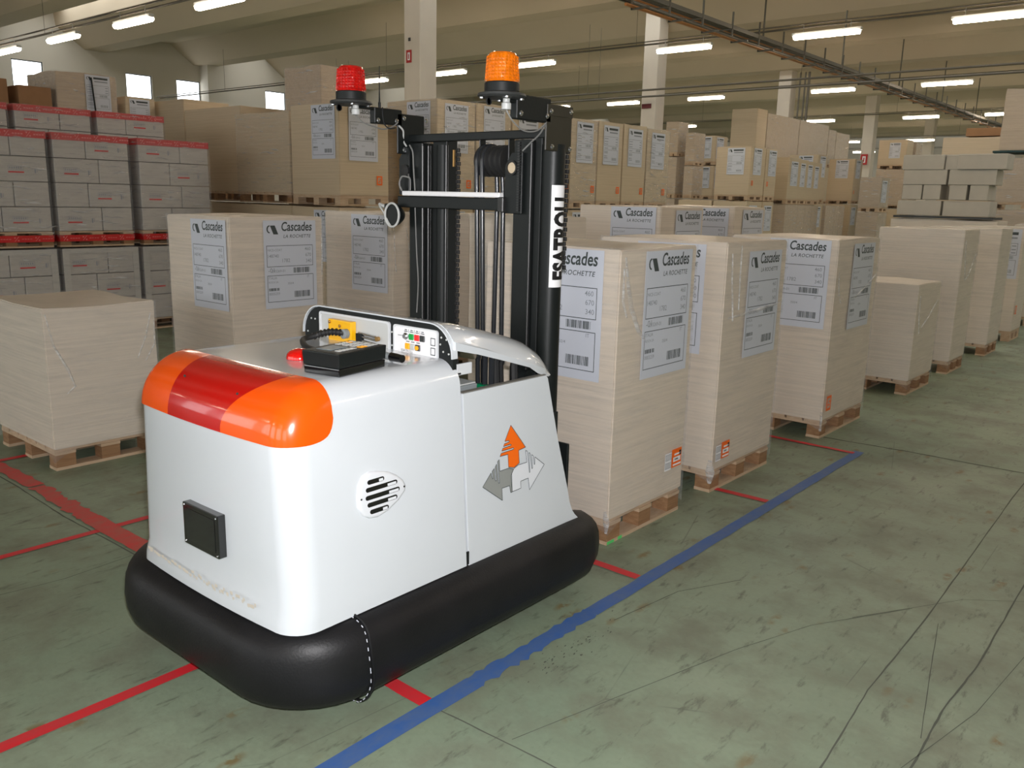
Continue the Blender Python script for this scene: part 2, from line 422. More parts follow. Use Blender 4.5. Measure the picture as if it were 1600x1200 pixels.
for yc in (20.9, 36.0, 6.0): B().box(WX, WX+.6, yc-.4, yc+.4, 0, 6.8).done('wall_pilaster', MT['wall'], kind='structure')

# ceiling: precast wing beams along X, skylights in every second trough
ZB, ZT, ZS = 6.8, 7.5, 8.0
PER = 4.47; Y0 = 13.9
def prof(c, sky):
    if sky: return [(c-PER/2, ZB), (c-PER/2+.4, ZB), (c-.85, ZT), (c-.8, ZS), (c-.8, ZS+.25), (c+.8, ZS+.25), (c+.8, ZS), (c+.85, ZT), (c+PER/2-.4, ZB), (c+PER/2, ZB)]
    return [(c-PER/2, ZB), (c-PER/2+.4, ZB), (c-.85, ZT), (c+.85, ZT), (c+PER/2-.4, ZB), (c+PER/2, ZB)]
P = []; skyc = []
k = -6
while Y0+k*PER < 71:
    c = Y0+k*PER; sky = (k % 2 == 0 and (k >= 0 and True or False)); P += prof(c, sky)
    if sky: skyc.append(c)
    k += 1
bm = B(); top = [(P[-1][0], 9.0), (P[0][0], 9.0)]
bm.prism(P+top, lambda a, c: (WX, a, c), lambda a, c: (16, a, c))
bm.done('ceiling', MT['ceil'], kind='structure')
MT['panelens'] = MT['pane']
pane_me = None
for c in skyc:
    if c < -11 or c > 68: continue
    nw += 1
    fr = B()
    for x in range(-34, 15, 2): fr.box(x-.04, x+.04, c-.8, c+.8, ZS+.05, ZS+.12)
    fo = fr.done('window_%d' % nw, MT['frame'], kind='structure')
    for x in range(-34, 14, 2):
        if pane_me is None:
            pane_me = B().box(.06, 1.94, -.78, .78, 0, .02).done('pane', MT['pane'], fo, loc=(x, c, ZS+.1)).data
        else: link('pane', pane_me, fo, (x, c, ZS+.1))
# columns
def column(x, y, label, sign=None):
    o = B().box(x-.3, x+.22, y-.26, y+.26, 0, 7.4).done('column', MT['column'], kind='structure', bevel=.015, seg=1)
for i, yy in enumerate((14.2, 24.2, 34.2, 44.3, 54.4, 4.1)): column(-14.8, yy, '')
for yy in (34.2, 44.3, 54.4): column(-8.6+.0, yy+14, '')
# steel down pipe beside third column
for dx, r_ in ((.55, .035), (.75, .035), (.9, .05)):
    recenter(tag(B().cyl((-14.8+dx, 34.0, 0), (-14.8+dx, 34.0, 6.7), r_, 8).done('drain_pipe', MT['conduit']), {.55: 'thin grey pipe nearest the third pillar', .75: 'thin grey pipe standing between two other pipes', .9: 'thickest grey pipe of three by the pillar'}[dx], 'pipe'))
# signs on columns
def sign(x, y, z, w_, h_, m, label, ext=True):
    t = thing('wall_sign', label, 'sign', (x, y, z))
    B().box(-w_/2, w_/2, -.006, 0, -h_/2, h_/2).done('sign_plate', m, t, loc=(0, 0, 0))
    if ext:
        B().box(-w_*.22, w_*.22, -.009, -.0062, -h_*.3, h_*.3).done('sign_symbol', MT['whiteprint'], t, loc=(0, 0, 0))
        B().prism([(-w_*.08, -h_*.22), (w_*.08, -h_*.22), (w_*.08, h_*.12), (0, h_*.25), (-w_*.08, h_*.12)], lambda a, c: (a, -.011, c), lambda a, c: (a, -.0092, c)).done('symbol_bottle', m, t, loc=(0, 0, 0))
sign(-14.93, 13.935, 4.70, .17, .27, MT['signred'], 'red and white fire extinguisher sign high on the nearest pillar')
sign(-14.9, 23.935, 4.55, .34, .14, MT['signdark'], 'small dark red sign high on the second pillar', False)
sign(-14.85, 43.9, 3.9, .34, .5, MT['signred'], 'red and white sign on a far pillar right of the stacks')
recenter(tag(B().box(-14.94, -14.88, 13.92, 13.938, 5.02, 5.09).done('switch_box', MT['darkgrey']), 'small dark box above the sign on the nearest pillar', 'switch'))

# lamps
tb = B(); n_ = 14
tb.prism([(-.07, 0), (-.065, -.04), (-.04, -.07), (.04, -.07), (.065, -.04), (.07, 0)], lambda a, c: (-.68, a, c), lambda a, c: (.68, a, c))
def lamp_proto():
    hb = B().box(-.72, .72, -.05, .05, 0, .06)
    hb.box(-.5, -.49, -.005, .005, .06, .23); hb.box(.49, .5, -.005, .005, .06, .23)
    return hb
lamp_rows = [(-8.4, [-23, -17, -11, -5, 1, 7], 5.1, 'Z'), (8.6, [-26.3, -23.04, -19.97, -16.89, -13.88, -10.7, -7.4, -4.2, -1.0, 3, 6.3, 9.6], 4.72, 'A'),  # row Z is unseen, added behind the camera to fill front faces
 (18.6, [-21.61, -18.3, -15.13, -10.66, -7.33, -4.21, -1.0, 3, 6.3], 5.08, 'B'),
 (28.6, [-22.07, -18.84, -15.38, -10.88, -7.5, -4.2, -1, 3, 6.3], 5.22, 'C'),
 (38.8, [-22, -18.5, -15.25, -11.01, -7.94, -4.4, 0, 6], 5.25, 'D'),
 (49.0, [-21.5, -17.6, -13.82, -10.4, -7], 5.05, 'E'), (59.0, [-20, -16.6, -13, -9.5], 5.1, 'F')]
desc = {'Z': 'in the added row behind the camera', 'A': 'in the nearest row', 'B': 'in the second row back', 'C': 'in the third row back', 'D': 'in the fourth row back', 'E': 'in the fifth row, far off', 'F': 'in the last row, far off', 'overhead': 'above the photographer, out of frame'}
ordn = ['first', 'second', 'third', 'fourth', 'fifth', 'sixth', 'seventh', 'eighth', 'ninth', 'tenth', 'eleventh', 'twelfth', 'thirteenth']
lp0 = None
for y, xs, z, key in lamp_rows:
    for i, x in enumerate(xs):
        lab = 'lit ceiling tube lamp, %s from the left %s' % (ordn[i], desc[key])
        t = thing('ceiling_lamp', lab, 'ceiling lamp', (x, y, z), 'fluorescent lamps under the roof')
        if lp0 is None:
            h = lamp_proto().done('lamp_housing', MT['ltgrey'], t, loc=(0, 0, .07)); d = tb.done('lamp_tube', MT['tube'], t, smooth=True, loc=(0, 0, .07)); lp0 = (h.data, d.data)
        else: link('lamp_housing', lp0[0], t, (0, 0, .07)); link('lamp_tube', lp0[1], t, (0, 0, .07))
# conduit rails along each lamp row and cable tray along Y
ri = 0
for y, xs, z, key in lamp_rows:
    bm = B().cyl((WX+.02, y+.06, z+.24), (15, y+.06, z+.24), .022, 6)
    bm.box(WX+.02, 15, y-.10, y-.06, z+.27, z+.29)
    for x in range(-30, 14, 9): bm.cyl((x, y+.06, z+.24), (x, y+.06, ZB-.01), .005, 5)
    tag(bm.done('conduit_rail', MT['conduit']), 'grey conduit rail hanging over the %s row of lamps' % {'Z': 'rearmost', 'A': 'nearest', 'B': 'second', 'C': 'third', 'D': 'fourth', 'E': 'fifth', 'F': 'last'}[key], 'conduit', None)
for y, z in ((22.3, 4.80), (22.9, 4.70)):
    bm = B().cyl((WX+.02, y, z), (15, y, z), .03, 6)
    for x in range(-28, 14, 12): bm.cyl((x, y, z), (x, y, ZB-.01), .006, 5)
    tag(bm.done('conduit_pipe', MT['conduit']), {22.3: 'long bare pipe under the roof behind the second lamp row', 22.9: 'lower of the two long pipes behind the second lamp row', 12.0: 'long bare pipe under the roof near the windows'}[y], 'pipe')
tr = thing('cable_tray', 'long metal cable tray hung under the roof on brackets', 'cable tray', (-8.9, 25, 5.15))
bm = B(); bm.box(-9.15, -9.11, 13, 62, 5.12, 5.2); bm.box(-8.69, -8.65, 13, 62, 5.12, 5.2)
bm.done('tray_rail', MT['tray'], tr)
for y in [13.25+1.25*i for i in range(39)]:
    bm = B(); bm.box(-9.15, -8.65, y, y+.03, 5.11, 5.13)
    tall = 6.79 if int(round((y-9.5)/1.25)) % 4 == 0 else 5.4
    if True:
        bm.box(-9.16, -9.13, y, y+.03, 5.12, tall); bm.box(-8.67, -8.64, y, y+.03, 4.85, 5.45); bm.box(-8.66, -8.3, y, y+.03, 4.85, 4.88)
    bm.done('tray_bracket', MT['tray'], tr)
for k_, (dx, r_) in enumerate(((-.18, .03), (-.08, .022), (.02, .028), (.12, .02), (.3, .03), (.42, .02))):
    pts = [(-8.9+dx+random.uniform(-.02, .02), y, (5.16 if dx < .2 else 4.9)+random.uniform(-.006, .012)) for y in range(13, 63, 2)]
    B().tube(pts, r_, 6).done('cable_run', MT['copper'] if k_ in (1, 4) else MT['conduit'], tr, smooth=True)

# ================================================================== FLOOR MARKINGS
lz = [.0020]
def line(name, pts, wd, m, label, jit=.03, sub=14):
    lz[0] += .00025; o = strip(pts, wd, lz[0], jit, sub).done(name, m); recenter(o); tag(o, label, 'floor marking'); return o
line('floor_tape', [(-1.817, .2), (-1.817, 2.0)], .075, MT['blue_tape'], 'blue floor tape line, near part, beside the machine', .02)
line('floor_tape', [(-1.817, 2.0), (-1.815, 2.7)], .07, MT['blue_tape'], 'blue floor tape line with torn ragged edges, middle part', .16, 26)
line('floor_tape', [(-1.815, 2.7), (-1.815, 5.9)], .068, MT['blue_tape'], 'blue floor tape line, far part, ending at the corner', .05, 30)
line('floor_tape', [(-2.62, -.6), (-2.62, 1.9)], .052, MT['red_line'], 'red floor line running under the front of the machine')
line('floor_tape', [(-4.10, -.2), (-4.10, 3.0)], .045, MT['red_line'], 'thin red floor line left of the machine, crossing the wide one')
line('floor_tape', [(-5.64, 1.0), (-5.64, 2.6)], .05, MT['red_line'], 'red floor line passing under the small pallet on the left')
line('floor_tape', [(-2.62, 1.80), (-1.853, 1.80)], .058, MT['red_line'], 'short red floor line beside the bumper, nearest the camera')
line('floor_tape', [(-3.1, 3.12), (-1.853, 3.12)], .05, MT['red_line'], 'short red floor line behind the bumper before the first pallet')
line('floor_tape', [(-2.3, 4.478), (-1.853, 4.486)], .05, MT['red_line'], 'short red floor line by the second pallet')
o = line('floor_tape', [(-3.0, 5.835), (-1.83, 5.835)], .045, MT['red_line'], 'short red floor line by the third pallet, at the end of the blue one', .1)
line('floor_tape', [(-5.85, 1.80), (-5.0, 1.80)], .085, MT['red_worn'], 'wide worn red floor line at the left edge', .12)
line('floor_tape', [(-4.98, 1.80), (-4.3, 1.79)], .085, MT['red_worn'], 'wide worn red floor line, middle piece with patches', .2, 22)
line('floor_tape', [(-4.3, 1.79), (-2.9, 1.79)], .10, MT['red_worn'], 'wide red floor line crossing the thin one left of the bumper', .06, 22)

# ================================================================== PALLET LOADS
# printed label: faces +n, drawn in (u,v) with u right, v up, size LW x LH
LW, LH = .445, .62
def rect(bm, fn, u0, u1, v0, v1): bm.poly([fn(u0, v0), fn(u1, v0), fn(u1, v1), fn(u0, v1)])
def frame(bm, fn, u0, u1, v0, v1, t=.0035):
    rect(bm, fn, u0, u1, v0, v0+t); rect(bm, fn, u0, u1, v1-t, v1); rect(bm, fn, u0, u0+t, v0+t, v1-t); rect(bm, fn, u1-t, u1, v0+t, v1-t)
casc = text_polys('Cascades', .262, ysc=1.25, bold=.019, shear=.14)
roch = text_polys('LA ROCHETTE', .235, bold=.008, shear=.2, spacing=1.1)
def glyphs(bm, fn, P, u, v):
    for p in P[0]: bm.poly([fn(u+a, v+c) for a, c in p])
fF = lambda u, v: (u, -.0012, v)       # sheet facing -Y
def build_print(full=True):
    k = B(); l = B()
    # logo: curl and slanted block
    u0, v1 = .02, .585
    k.poly([fF(u0+.035, v1), fF(u0+.075, v1), fF(u0+.102, v1-.062), fF(u0+.062, v1-.062)])
    arc = []
    for i in range(9): a = PI*.5+PI*i/8; arc.append((u0+.03+.024*math.cos(a), v1-.026+.028*math.sin(a)))
    arc2 = [(u0+.034+.017*math.cos(PI*.5+PI*i/8), v1-.026+.021*math.sin(PI*.5+PI*i/8)) for i in range(9)]
    for i in range(8): k.poly([fF(*arc[i]), fF(*arc2[i]), fF(*arc2[i+1]), fF(*arc[i+1])])
    if full:
        glyphs(k, fF, casc, .15, .545); glyphs(k, fF, roch, .165, .497)
    else:
        rect(k, fF, .15, .405, .548, .583); rect(l, fF, .165, .40, .50, .522)
    frame(k, fF, .02, .415, .295, .445); frame(k, fF, .02, .415, .045, .235)
    # bar codes
    rnd = random.Random(3)
    for (a, c, v0, v1_) in ((.24, .385, .247, .285), (.245, .385, .07, .115), (.03, .12, .125, .145)):
        x = a
        while x < c:
            w_ = rnd.choice((.002, .004, .006)); rect(k if full else l, fF, x, min(x+w_, c), v0, v1_); x += w_+rnd.choice((.002, .003, .005))
    if full:
        for txt, u, v, h in (('460', .345, .405, .05), ('670', .35, .362, .05), ('340', .352, .318, .05), ('1782', .15, .325, .065), ('148740', .03, .36, .09), ('NICE-COAT', .03, .405, .12), ('-01', .03, .255, .05), ('293269-01', .06, .255, .11), ('ITALIA', .03, .208, .07), ('ROCH 2A', .03, .18, .08), ('IT', .36, .208, .02), ('350/4', .19, .165, .05), ('0003259', .03, .095, .09)):
            glyphs(l, fF, text_polys(txt, h, bold=.004), u, v)
    else:
        for v in (.405, .36, .32, .255, .2, .18, .1): rect(l, fF, .03, .13, v, v+.01)
        for v in (.405, .36, .32): rect(l, fF, .35, .4, v, v+.012)
    return k, l
_k, _l = build_print(True)
o1 = _k.done('p', MT['ink']); o2 = _l.done('p', MT['ink_lt']); PR = (o1.data, o2.data)
_k, _l = build_print(False)
o3 = _k.done('p', MT['ink']); o4 = _l.done('p', MT['ink_lt']); PRF = (o3.data, o4.data)
for o in (o1, o2, o3, o4): bpy.data.objects.remove(o)
o = B().box(0, LW, -.001, 0, 0, LH).done('p', MT['label']); SHEET = o.data; bpy.data.objects.remove(o)
# orange warning sticker
def sticker_meshes():
    a = B(); rect(a, fF, .07, .17, 0, .10)
    w_ = B(); g = lambda u, v: (u, -.0022, v)
    rect(w_, fF, 0, .066, -.005, .09); rect(w_, g, .085, .16, .03, .055); rect(w_, g, .095, .16, .065, .075); rect(w_, g, .085, .165, .008, .018)
    k = B()
    for i in range(4):
        for j in range(2): frame(k, g, .006+.015*i, .016+.015*i, .005+.045*j, .038+.045*j, .002)
    rect(k, g, .145, .165, .06, .085); rect(k, g, .10, .135, .038, .047)
    oo = [a.done('p', MT['orange']), w_.done('p', MT['whiteprint']), k.done('p', MT['blackink'])]
    r = [x.data for x in oo]
    for x in oo: bpy.data.objects.remove(x)
    return r
STK = sticker_meshes()
def simple_sticker_mesh():
    a = B(); frame(a, fF, 0, .09, 0, .11, .018); rect(a, fF, .03, .06, .035, .05); rect(a, fF, .045, .07, .06, .075)
    o = a.done('p', MT['orange']); d = o.data; bpy.data.objects.remove(o); return d
STK2 = simple_sticker_mesh()

def place_local(name, me, parent, loc, side):
    o = link(name, me, parent, loc)
    if side: o.rotation_euler = (0, 0, PI/2)
    return o
def stack_mesh(dx, dy, z0, z1, m, rough=1.0, seed=0):
    rnd = random.Random(seed); bm = bmesh.new(); nx, ny, nz = 4, 4, 7
    def P(i, j, k):
        x = (i/nx-.5)*dx; y = (j/ny-.5)*dy; z = z0+(z1-z0)*k/nz
        if k == nz: z += rough*.006*math.sin(i*1.9+seed)*math.cos(j*1.3+seed*2) - (rough*.006 if (i in (0, nx) or j in (0, ny)) else 0)
        s = rough*.0035*math.sin(k*1.7+seed+i*.4)
        return (x*(1+s), y*(1+s*.8), z)
    V = {}
    for i in range(nx+1):
        for j in range(ny+1):
            for k in range(nz+1):
                if i in (0, nx) or j in (0, ny) or k in (0, nz): V[i, j, k] = bm.verts.new(P(i, j, k))
    for i in range(nx):
        for j in range(ny):
            bm.faces.new((V[i, j, 0], V[i, j+1, 0], V[i+1, j+1, 0], V[i+1, j, 0])); bm.faces.new((V[i, j, nz], V[i+1, j, nz], V[i+1, j+1, nz], V[i, j+1, nz]))
    for k in range(nz):
        for i in range(nx):
            bm.faces.new((V[i, 0, k], V[i+1, 0, k], V[i+1, 0, k+1], V[i, 0, k+1])); bm.faces.new((V[i, ny, k], V[i, ny, k+1], V[i+1, ny, k+1], V[i+1, ny, k]))
        for j in range(ny):
            bm.faces.new((V[0, j, k], V[0, j, k+1], V[0, j+1, k+1], V[0, j+1, k])); bm.faces.new((V[nx, j, k], V[nx, j+1, k], V[nx, j+1, k+1], V[nx, j, k+1]))
    bm.normal_update()
    ed = [e for e in bm.edges if len(e.link_faces) == 2 and e.calc_face_angle(0) > .9]
    bmesh.ops.bevel(bm, geom=ed, offset=.007, segments=2, affect='EDGES')
    me = bpy.data.meshes.new('sheet_stack'); bm.to_mesh(me); bm.free(); me.materials.append(m)
    for p in me.polygons: p.use_smooth = True
    me.set_sharp_from_angle(angle=math.radians(50)); return me

def pallet_parts(t, dx, dy, z0, h, near, along='y'):
    """block pallet: floor runners along Y, blocks, stringer boards along X, deck boards along Y"""
    tb_ = .018; zb = z0+tb_; zt = z0+h-2*tb_
    bw, bd = .10, .12
    xs = (-dx/2, -bw/2, dx/2-bw); ysx = (-dy/2, -bd/2, dy/2-bd)
    if near:
        me = None
        for x in xs:
            B().box(x, x+bw, -dy/2, dy/2, z0, zb).done('runner_board', MT['wood'], t, loc=(0, 0, 0))
            for y in ysx:
                B().box(x+.002, x+bw-.002, y+.003, y+bd-.003, zb, zt).done('pallet_block', MT['wood2'], t, loc=(0, 0, 0))
        for y in ysx: B().box(-dx/2, dx/2, y, y+bd, zt, zt+tb_).done('stringer_board', MT['wood'], t, loc=(0, 0, 0))
        n = 6; w_ = dx/n
        for i in range(n): B().box(-dx/2+i*w_+.008, -dx/2+(i+1)*w_-.008, -dy/2, dy/2, zt+tb_, z0+h).done('deck_board', MT['wood'], t, loc=(0, 0, 0))
    else:
        b = B()
        for x in xs:
            b.box(x, x+bw, -dy/2, dy/2, z0, zb)
            for y in ysx: b.box(x, x+bw, y, y+bd, zb, zt)
        b.box(-dx/2, dx/2, -dy/2, dy/2, zt, z0+h)
        b.done('pallet', MT['wood'], t, loc=(0, 0, 0))

def film(t, dx, dy, z0, z1, top=True, seed=1, m='wrap'):
    """thin stretch film skin with wavy lower edge that drapes over the pallet"""
    bm = B(); e = .006; hx, hy = dx/2+e, dy/2+e; n = 12; ring_lo = []; ring_mid = []; ring_hi = []
    rnd = random.Random(seed)
    pts = []
    for a, c in (((-hx, -hy), (hx, -hy)), ((hx, -hy), (hx, hy)), ((hx, hy), (-hx, hy)), ((-hx, hy), (-hx, -hy))):
        for i in range(n): s = i/n; pts.append((a[0]+(c[0]-a[0])*s, a[1]+(c[1]-a[1])*s, s))
    for x, y, s in pts:
        lift = (math.sin(PI*s)**.7)*.085
        inn = 1-.012*math.sin(PI*s)
        ring_lo.append((x*inn, y*inn, z0-.075+lift+rnd.uniform(-.004, .004))); ring_mid.append((x, y, z0+.02)); ring_hi.append((x, y, z1))
    A, C, D = bm.ring(ring_lo), bm.ring(ring_mid), bm.ring(ring_hi)
    bm.bridge(A, C); bm.bridge(C, D)
    o = bm.done('stretch_film', MT[m], t, smooth=20, loc=(0, 0, 0))
    if m == 'wrap2':      # short whitish crease ribbons, added to give the film its sheen highlights
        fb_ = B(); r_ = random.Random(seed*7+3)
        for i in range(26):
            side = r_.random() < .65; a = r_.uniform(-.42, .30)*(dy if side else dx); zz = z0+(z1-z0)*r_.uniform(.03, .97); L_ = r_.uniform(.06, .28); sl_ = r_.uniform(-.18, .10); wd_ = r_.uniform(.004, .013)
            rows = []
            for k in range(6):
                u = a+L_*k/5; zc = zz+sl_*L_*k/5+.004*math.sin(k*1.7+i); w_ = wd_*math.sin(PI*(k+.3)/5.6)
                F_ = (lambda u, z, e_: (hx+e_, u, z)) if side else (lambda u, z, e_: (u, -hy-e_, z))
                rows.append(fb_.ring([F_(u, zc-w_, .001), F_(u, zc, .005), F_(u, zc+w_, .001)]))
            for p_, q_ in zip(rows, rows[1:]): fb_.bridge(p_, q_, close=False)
        fb_.done('film_glint_creases', MT['fold'], t, smooth=60, loc=(0, 0, 0), kind='stuff')
    return o
def folds(t, lst):
    """film creases: each a thin raised ribbon on the load"""
    for pts, w_, side in lst:
        bm = B(); P = [Vector(p) for p in pts]; L = []
        n = len(P)
        for i, p in enumerate(P):
            d = (P[min(i+1, n-1)]-P[max(i-1, 0)]).normalized(); nrm = Vector((0, -1, 0)) if side == 'f' else Vector((1, 0, 0))
            s = d.cross(nrm)*(w_*(.35+.65*math.sin(PI*i/(n-1))))
            L.append((bm.bm.verts.new(p-s), bm.bm.verts.new(p+nrm*.006), bm.bm.verts.new(p+s)))
        for a, c in zip(L, L[1:]):
            bm.bm.faces.new((a[0], a[1], c[1], c[0])); bm.bm.faces.new((a[1], a[2], c[2], c[1]))
        bm.done('film_fold', MT['fold'], t, smooth=60, loc=(0, 0, 0))

seedc = [0]
def load(x0, x1, y0, y1, zb, zt, label, group='paperboard loads on pallets', m='paper', near=False, front=None, side=None, stick=None, wrap=False, ph=.13, foldl=None, pallet=True, rough=1.0, full=None, name='pallet_load'):
    seedc[0] += 1
    cx, cy = (x0+x1)/2, (y0+y1)/2; dx, dy = x1-x0, y1-y0
    t = thing(name, label, 'pallet load', (cx, cy, zb), group)
    h = ph if pallet else 0
    if pallet: pallet_parts(t, dx-.01, dy-.01, 0, h, near)
    me = stack_mesh(dx, dy, h, zt-zb, MT[m], rough, seedc[0])
    link('sheet_stack', me, t, (0, 0, 0))
    pr = PR if (near or full) else PRF
    def lab(pos, u0, v0, sc_=1.0):
        if pos == 'f': loc = (-dx/2+u0, -dy/2-.004-rough*.003, v0)
        else: loc = (dx/2+.004+rough*.003, -dy/2+u0, v0)
        s = place_local('label_sheet', SHEET, t, loc, pos == 's')
        a = link('printing', pr[0], s, (0, 0, 0)); c = link('fine_print', pr[1], s, (0, 0, 0))
        a['kind'] = 'stuff'; c['kind'] = 'stuff'
        if sc_ != 1.0: s.scale = (sc_, 1, sc_)
        return s
    H = zt-zb
    if front is not None: lab('f', front[0], H-front[1]-LH*(front[2] if len(front) > 2 else 1), front[2] if len(front) > 2 else 1.0)
    if side is not None: lab('s', side[0], H-side[1]-LH*(side[2] if len(side) > 2 else 1), side[2] if len(side) > 2 else 1.0)
    if stick:
        kind, pos, u0, v0 = stick
        loc = (-dx/2+u0, -dy/2-.010, v0) if pos == 'f' else (dx/2+.010, -dy/2+u0, v0)
        if kind == 1:
            s = place_local('warning_sticker', STK[0], t, loc, pos == 's')
            link('sticker_print', STK[1], s, (0, 0, 0)); link('sticker_marks', STK[2], s, (0, 0, 0))
        else: place_local('warning_sticker', STK2, t, loc, pos == 's')
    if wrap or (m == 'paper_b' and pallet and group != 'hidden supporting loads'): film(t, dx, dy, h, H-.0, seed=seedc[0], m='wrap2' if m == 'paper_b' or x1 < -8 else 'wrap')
    if foldl: folds(t, foldl)
    return t

# --- row beside the blue line (faces at x=-2.16)
hx = .41; 
load(-2.98, -2.16, 3.32, 4.03, 0, 1.44, 'tall wrapped paperboard load right behind the machine, partly covered by its mast', near=True, front=(.29, .015), side=(.21, .02), stick=(1, 's', .50, .27), wrap=True,
     foldl=[([(hx+.012, -.33, 1.40), (hx+.012, -.30, 1.28), (hx+.012, -.26, 1.16), (hx+.012, -.19, 1.05), (hx+.012, -.13, 1.0)], .018, 's'),
            ([(hx+.012, -.34, 1.35), (hx+.012, -.335, 1.2), (hx+.012, -.30, 1.12)], .012, 's'), ([(hx-.01, -.368, .18), (hx, -.367, .13), (hx, -.367, .07)], .02, 'f')])
gt = [o for o in COL.objects if o.name.startswith('pallet_load')][0]
B().box(.4062, .4072, -.345, -.285, .002, .017).done('green_sticker', mat('green_sticker', srgb(90, 200, 110), .5), gt, loc=(0, 0, 0))
B().box(.4062, .4072, -.25, -.215, .002, .018).done('green_sticker', bpy.data.materials['green_sticker'], gt, loc=(0, 0, 0))
load(-3.0, -2.165, 4.39, 5.19, 0, 1.445, 'second wrapped paperboard load in the front row, orange sticker low on its edge', near=True, front=(.265, .02), side=(.27, .06), stick=(1, 's', .02, .19), wrap=True,
     foldl=[([(hx+.018, -.36, 1.38), (hx+.018, -.34, 1.22), (hx+.018, -.31, 1.08), (hx+.018, -.30, 1.0)], .008, 's'),
            ([(hx+.018, -.25, 1.42), (hx+.018, -.245, 1.25), (hx+.018, -.235, 1.06)], .007, 's'),
            ([(hx+.018, -.36, 1.02), (hx+.018, -.1, 1.03), (hx+.018, .15, 1.045), (hx+.018, .37, 1.06)], .012, 's'),
            ([(hx+.0, -.408, .2), (hx+.006, -.41, .13), (hx+.006, -.41, .06)], .03, 'f')])
load(-2.94, -2.145, 6.03, 6.90, 0, 1.43, 'third wrapped load in the front row, by the end of the blue line', near=True, front=(.30, .015), side=(.30, .04), stick=(2, 's', .04, .2), wrap=True,
     foldl=[([(hx+.0, -.42, 1.2), (hx+.0, -.38, 1.05), (hx+.0, -.33, .98)], .016, 's'), ([(hx, -.05, 1.0), (hx, .15, 1.06), (hx, .38, 1.15)], .012, 's'), ([(hx-.012, -.445, .2), (hx-.01, -.446, .06)], .025, 'f')])
load(-2.93, -2.13, 8.05, 8.78, 0, .995, 'low plain wrapped load in the front row, shorter than its neighbours', near=True, m='paper2', wrap=True,
     foldl=[([(hx, -.33, .9), (hx, -.3, .7), (hx, -.25, .55)], .012, 's'), ([(hx, -.2, .6), (hx, .0, .68), (hx, .25, .82)], .012, 's')])
load(-2.95, -2.13, 9.42, 10.02, 0, 1.455, 'tall plain load directly behind the low one in the front row', near=True, m='paper2', wrap=True,
     foldl=[([(hx+.01, -.28, 1.35), (hx+.01, -.2, 1.1), (hx+.01, -.12, .95), (hx+.01, .0, 1.0), (hx+.01, .2, 1.2)], .012, 's')])
load(-2.93, -2.11, 10.97, 11.55, 0, 1.45, 'tall plain load, fifth tall one along the front row', near=True, m='paper2', wrap=True)
load(-2.93, -2.14, 12.45, 13.05, 0, 1.45, 'tall load far along the front row with a pale blue label', front=(.32, .03), stick=(2, 's', .04, .35), m='paper2')
load(-2.62, -1.95, 14.4, 15.1, 0, 1.46, 'last tall load in the front row, at the right edge', m='paper2')
load(-2.90, -2.10, 17.2, 18.0, 0, 1.5, 'top of a load just showing beyond the front row', m='paper2')
# --- second row (x=-3.7)
load(-4.58, -3.76, 4.9, 5.2+.1, 0, 1.535, 'plain load seen between and right of the mast columns', m='paper2', full=True)
load(-4.53, -3.71, 6.27, 7.0, 0, 1.615, 'load with two labels behind the front pair, its left face half hidden by the mast', front=(.335, .01), side=(.24, .03), full=True, near=True)
load(-4.53, -3.73, 7.65, 8.32, 0, 1.625, 'load with two labels just right of and behind the other labelled one', front=(.30, .02), side=(.17, .03), full=True, near=True)
# --- left row (x=-5.2)
load(-6.02, -5.19, 1.99, 2.66, 0, .975, 'low wrapped load without labels standing alone at the left edge', near=True, m='paper2', wrap=True, rough=1.2,
     foldl=[([(hx+.018, -.325, .94), (hx+.018, -.29, .75), (hx+.018, -.22, .6), (hx+.018, -.19, .5), (hx+.018, -.24, .46)], .008, 's'),
            ([(hx+.018, .30, .9), (hx+.018, .26, .75), (hx+.018, .2, .62)], .007, 's'), ([(hx+.018, .32, .85), (hx+.018, .315, .7), (hx+.018, .25, .6)], .006, 's')])
load(-6.07, -5.25, 3.25, 4.02, 0, 1.49, 'tall labelled load on the left with both printed faces in full view', near=True, front=(.34, .03), side=(.26, .03), wrap=True,
     foldl=[([(hx+.01, .37, 1.4), (hx+.01, .372, 1.2), (hx+.01, .368, 1.06)], .008, 's')])
load(-6.04, -5.19, 4.66, 5.35, 0, 1.515, 'tall labelled load directly left of the mast', near=True, front=(.355, .02), wrap=True,
     foldl=[([(hx+.02, -.33, 1.42), (hx+.02, -.325, 1.2), (hx+.02, -.31, 1.05)], .008, 's'), ([(hx+.02, -.2, 1.4), (hx+.02, -.16, 1.2), (hx+.02, -.1, 1.05)], .007, 's')])
load(-6.04, -5.22, 6.0, 6.7, 0, 1.5, 'load hidden behind the mast in the left row')

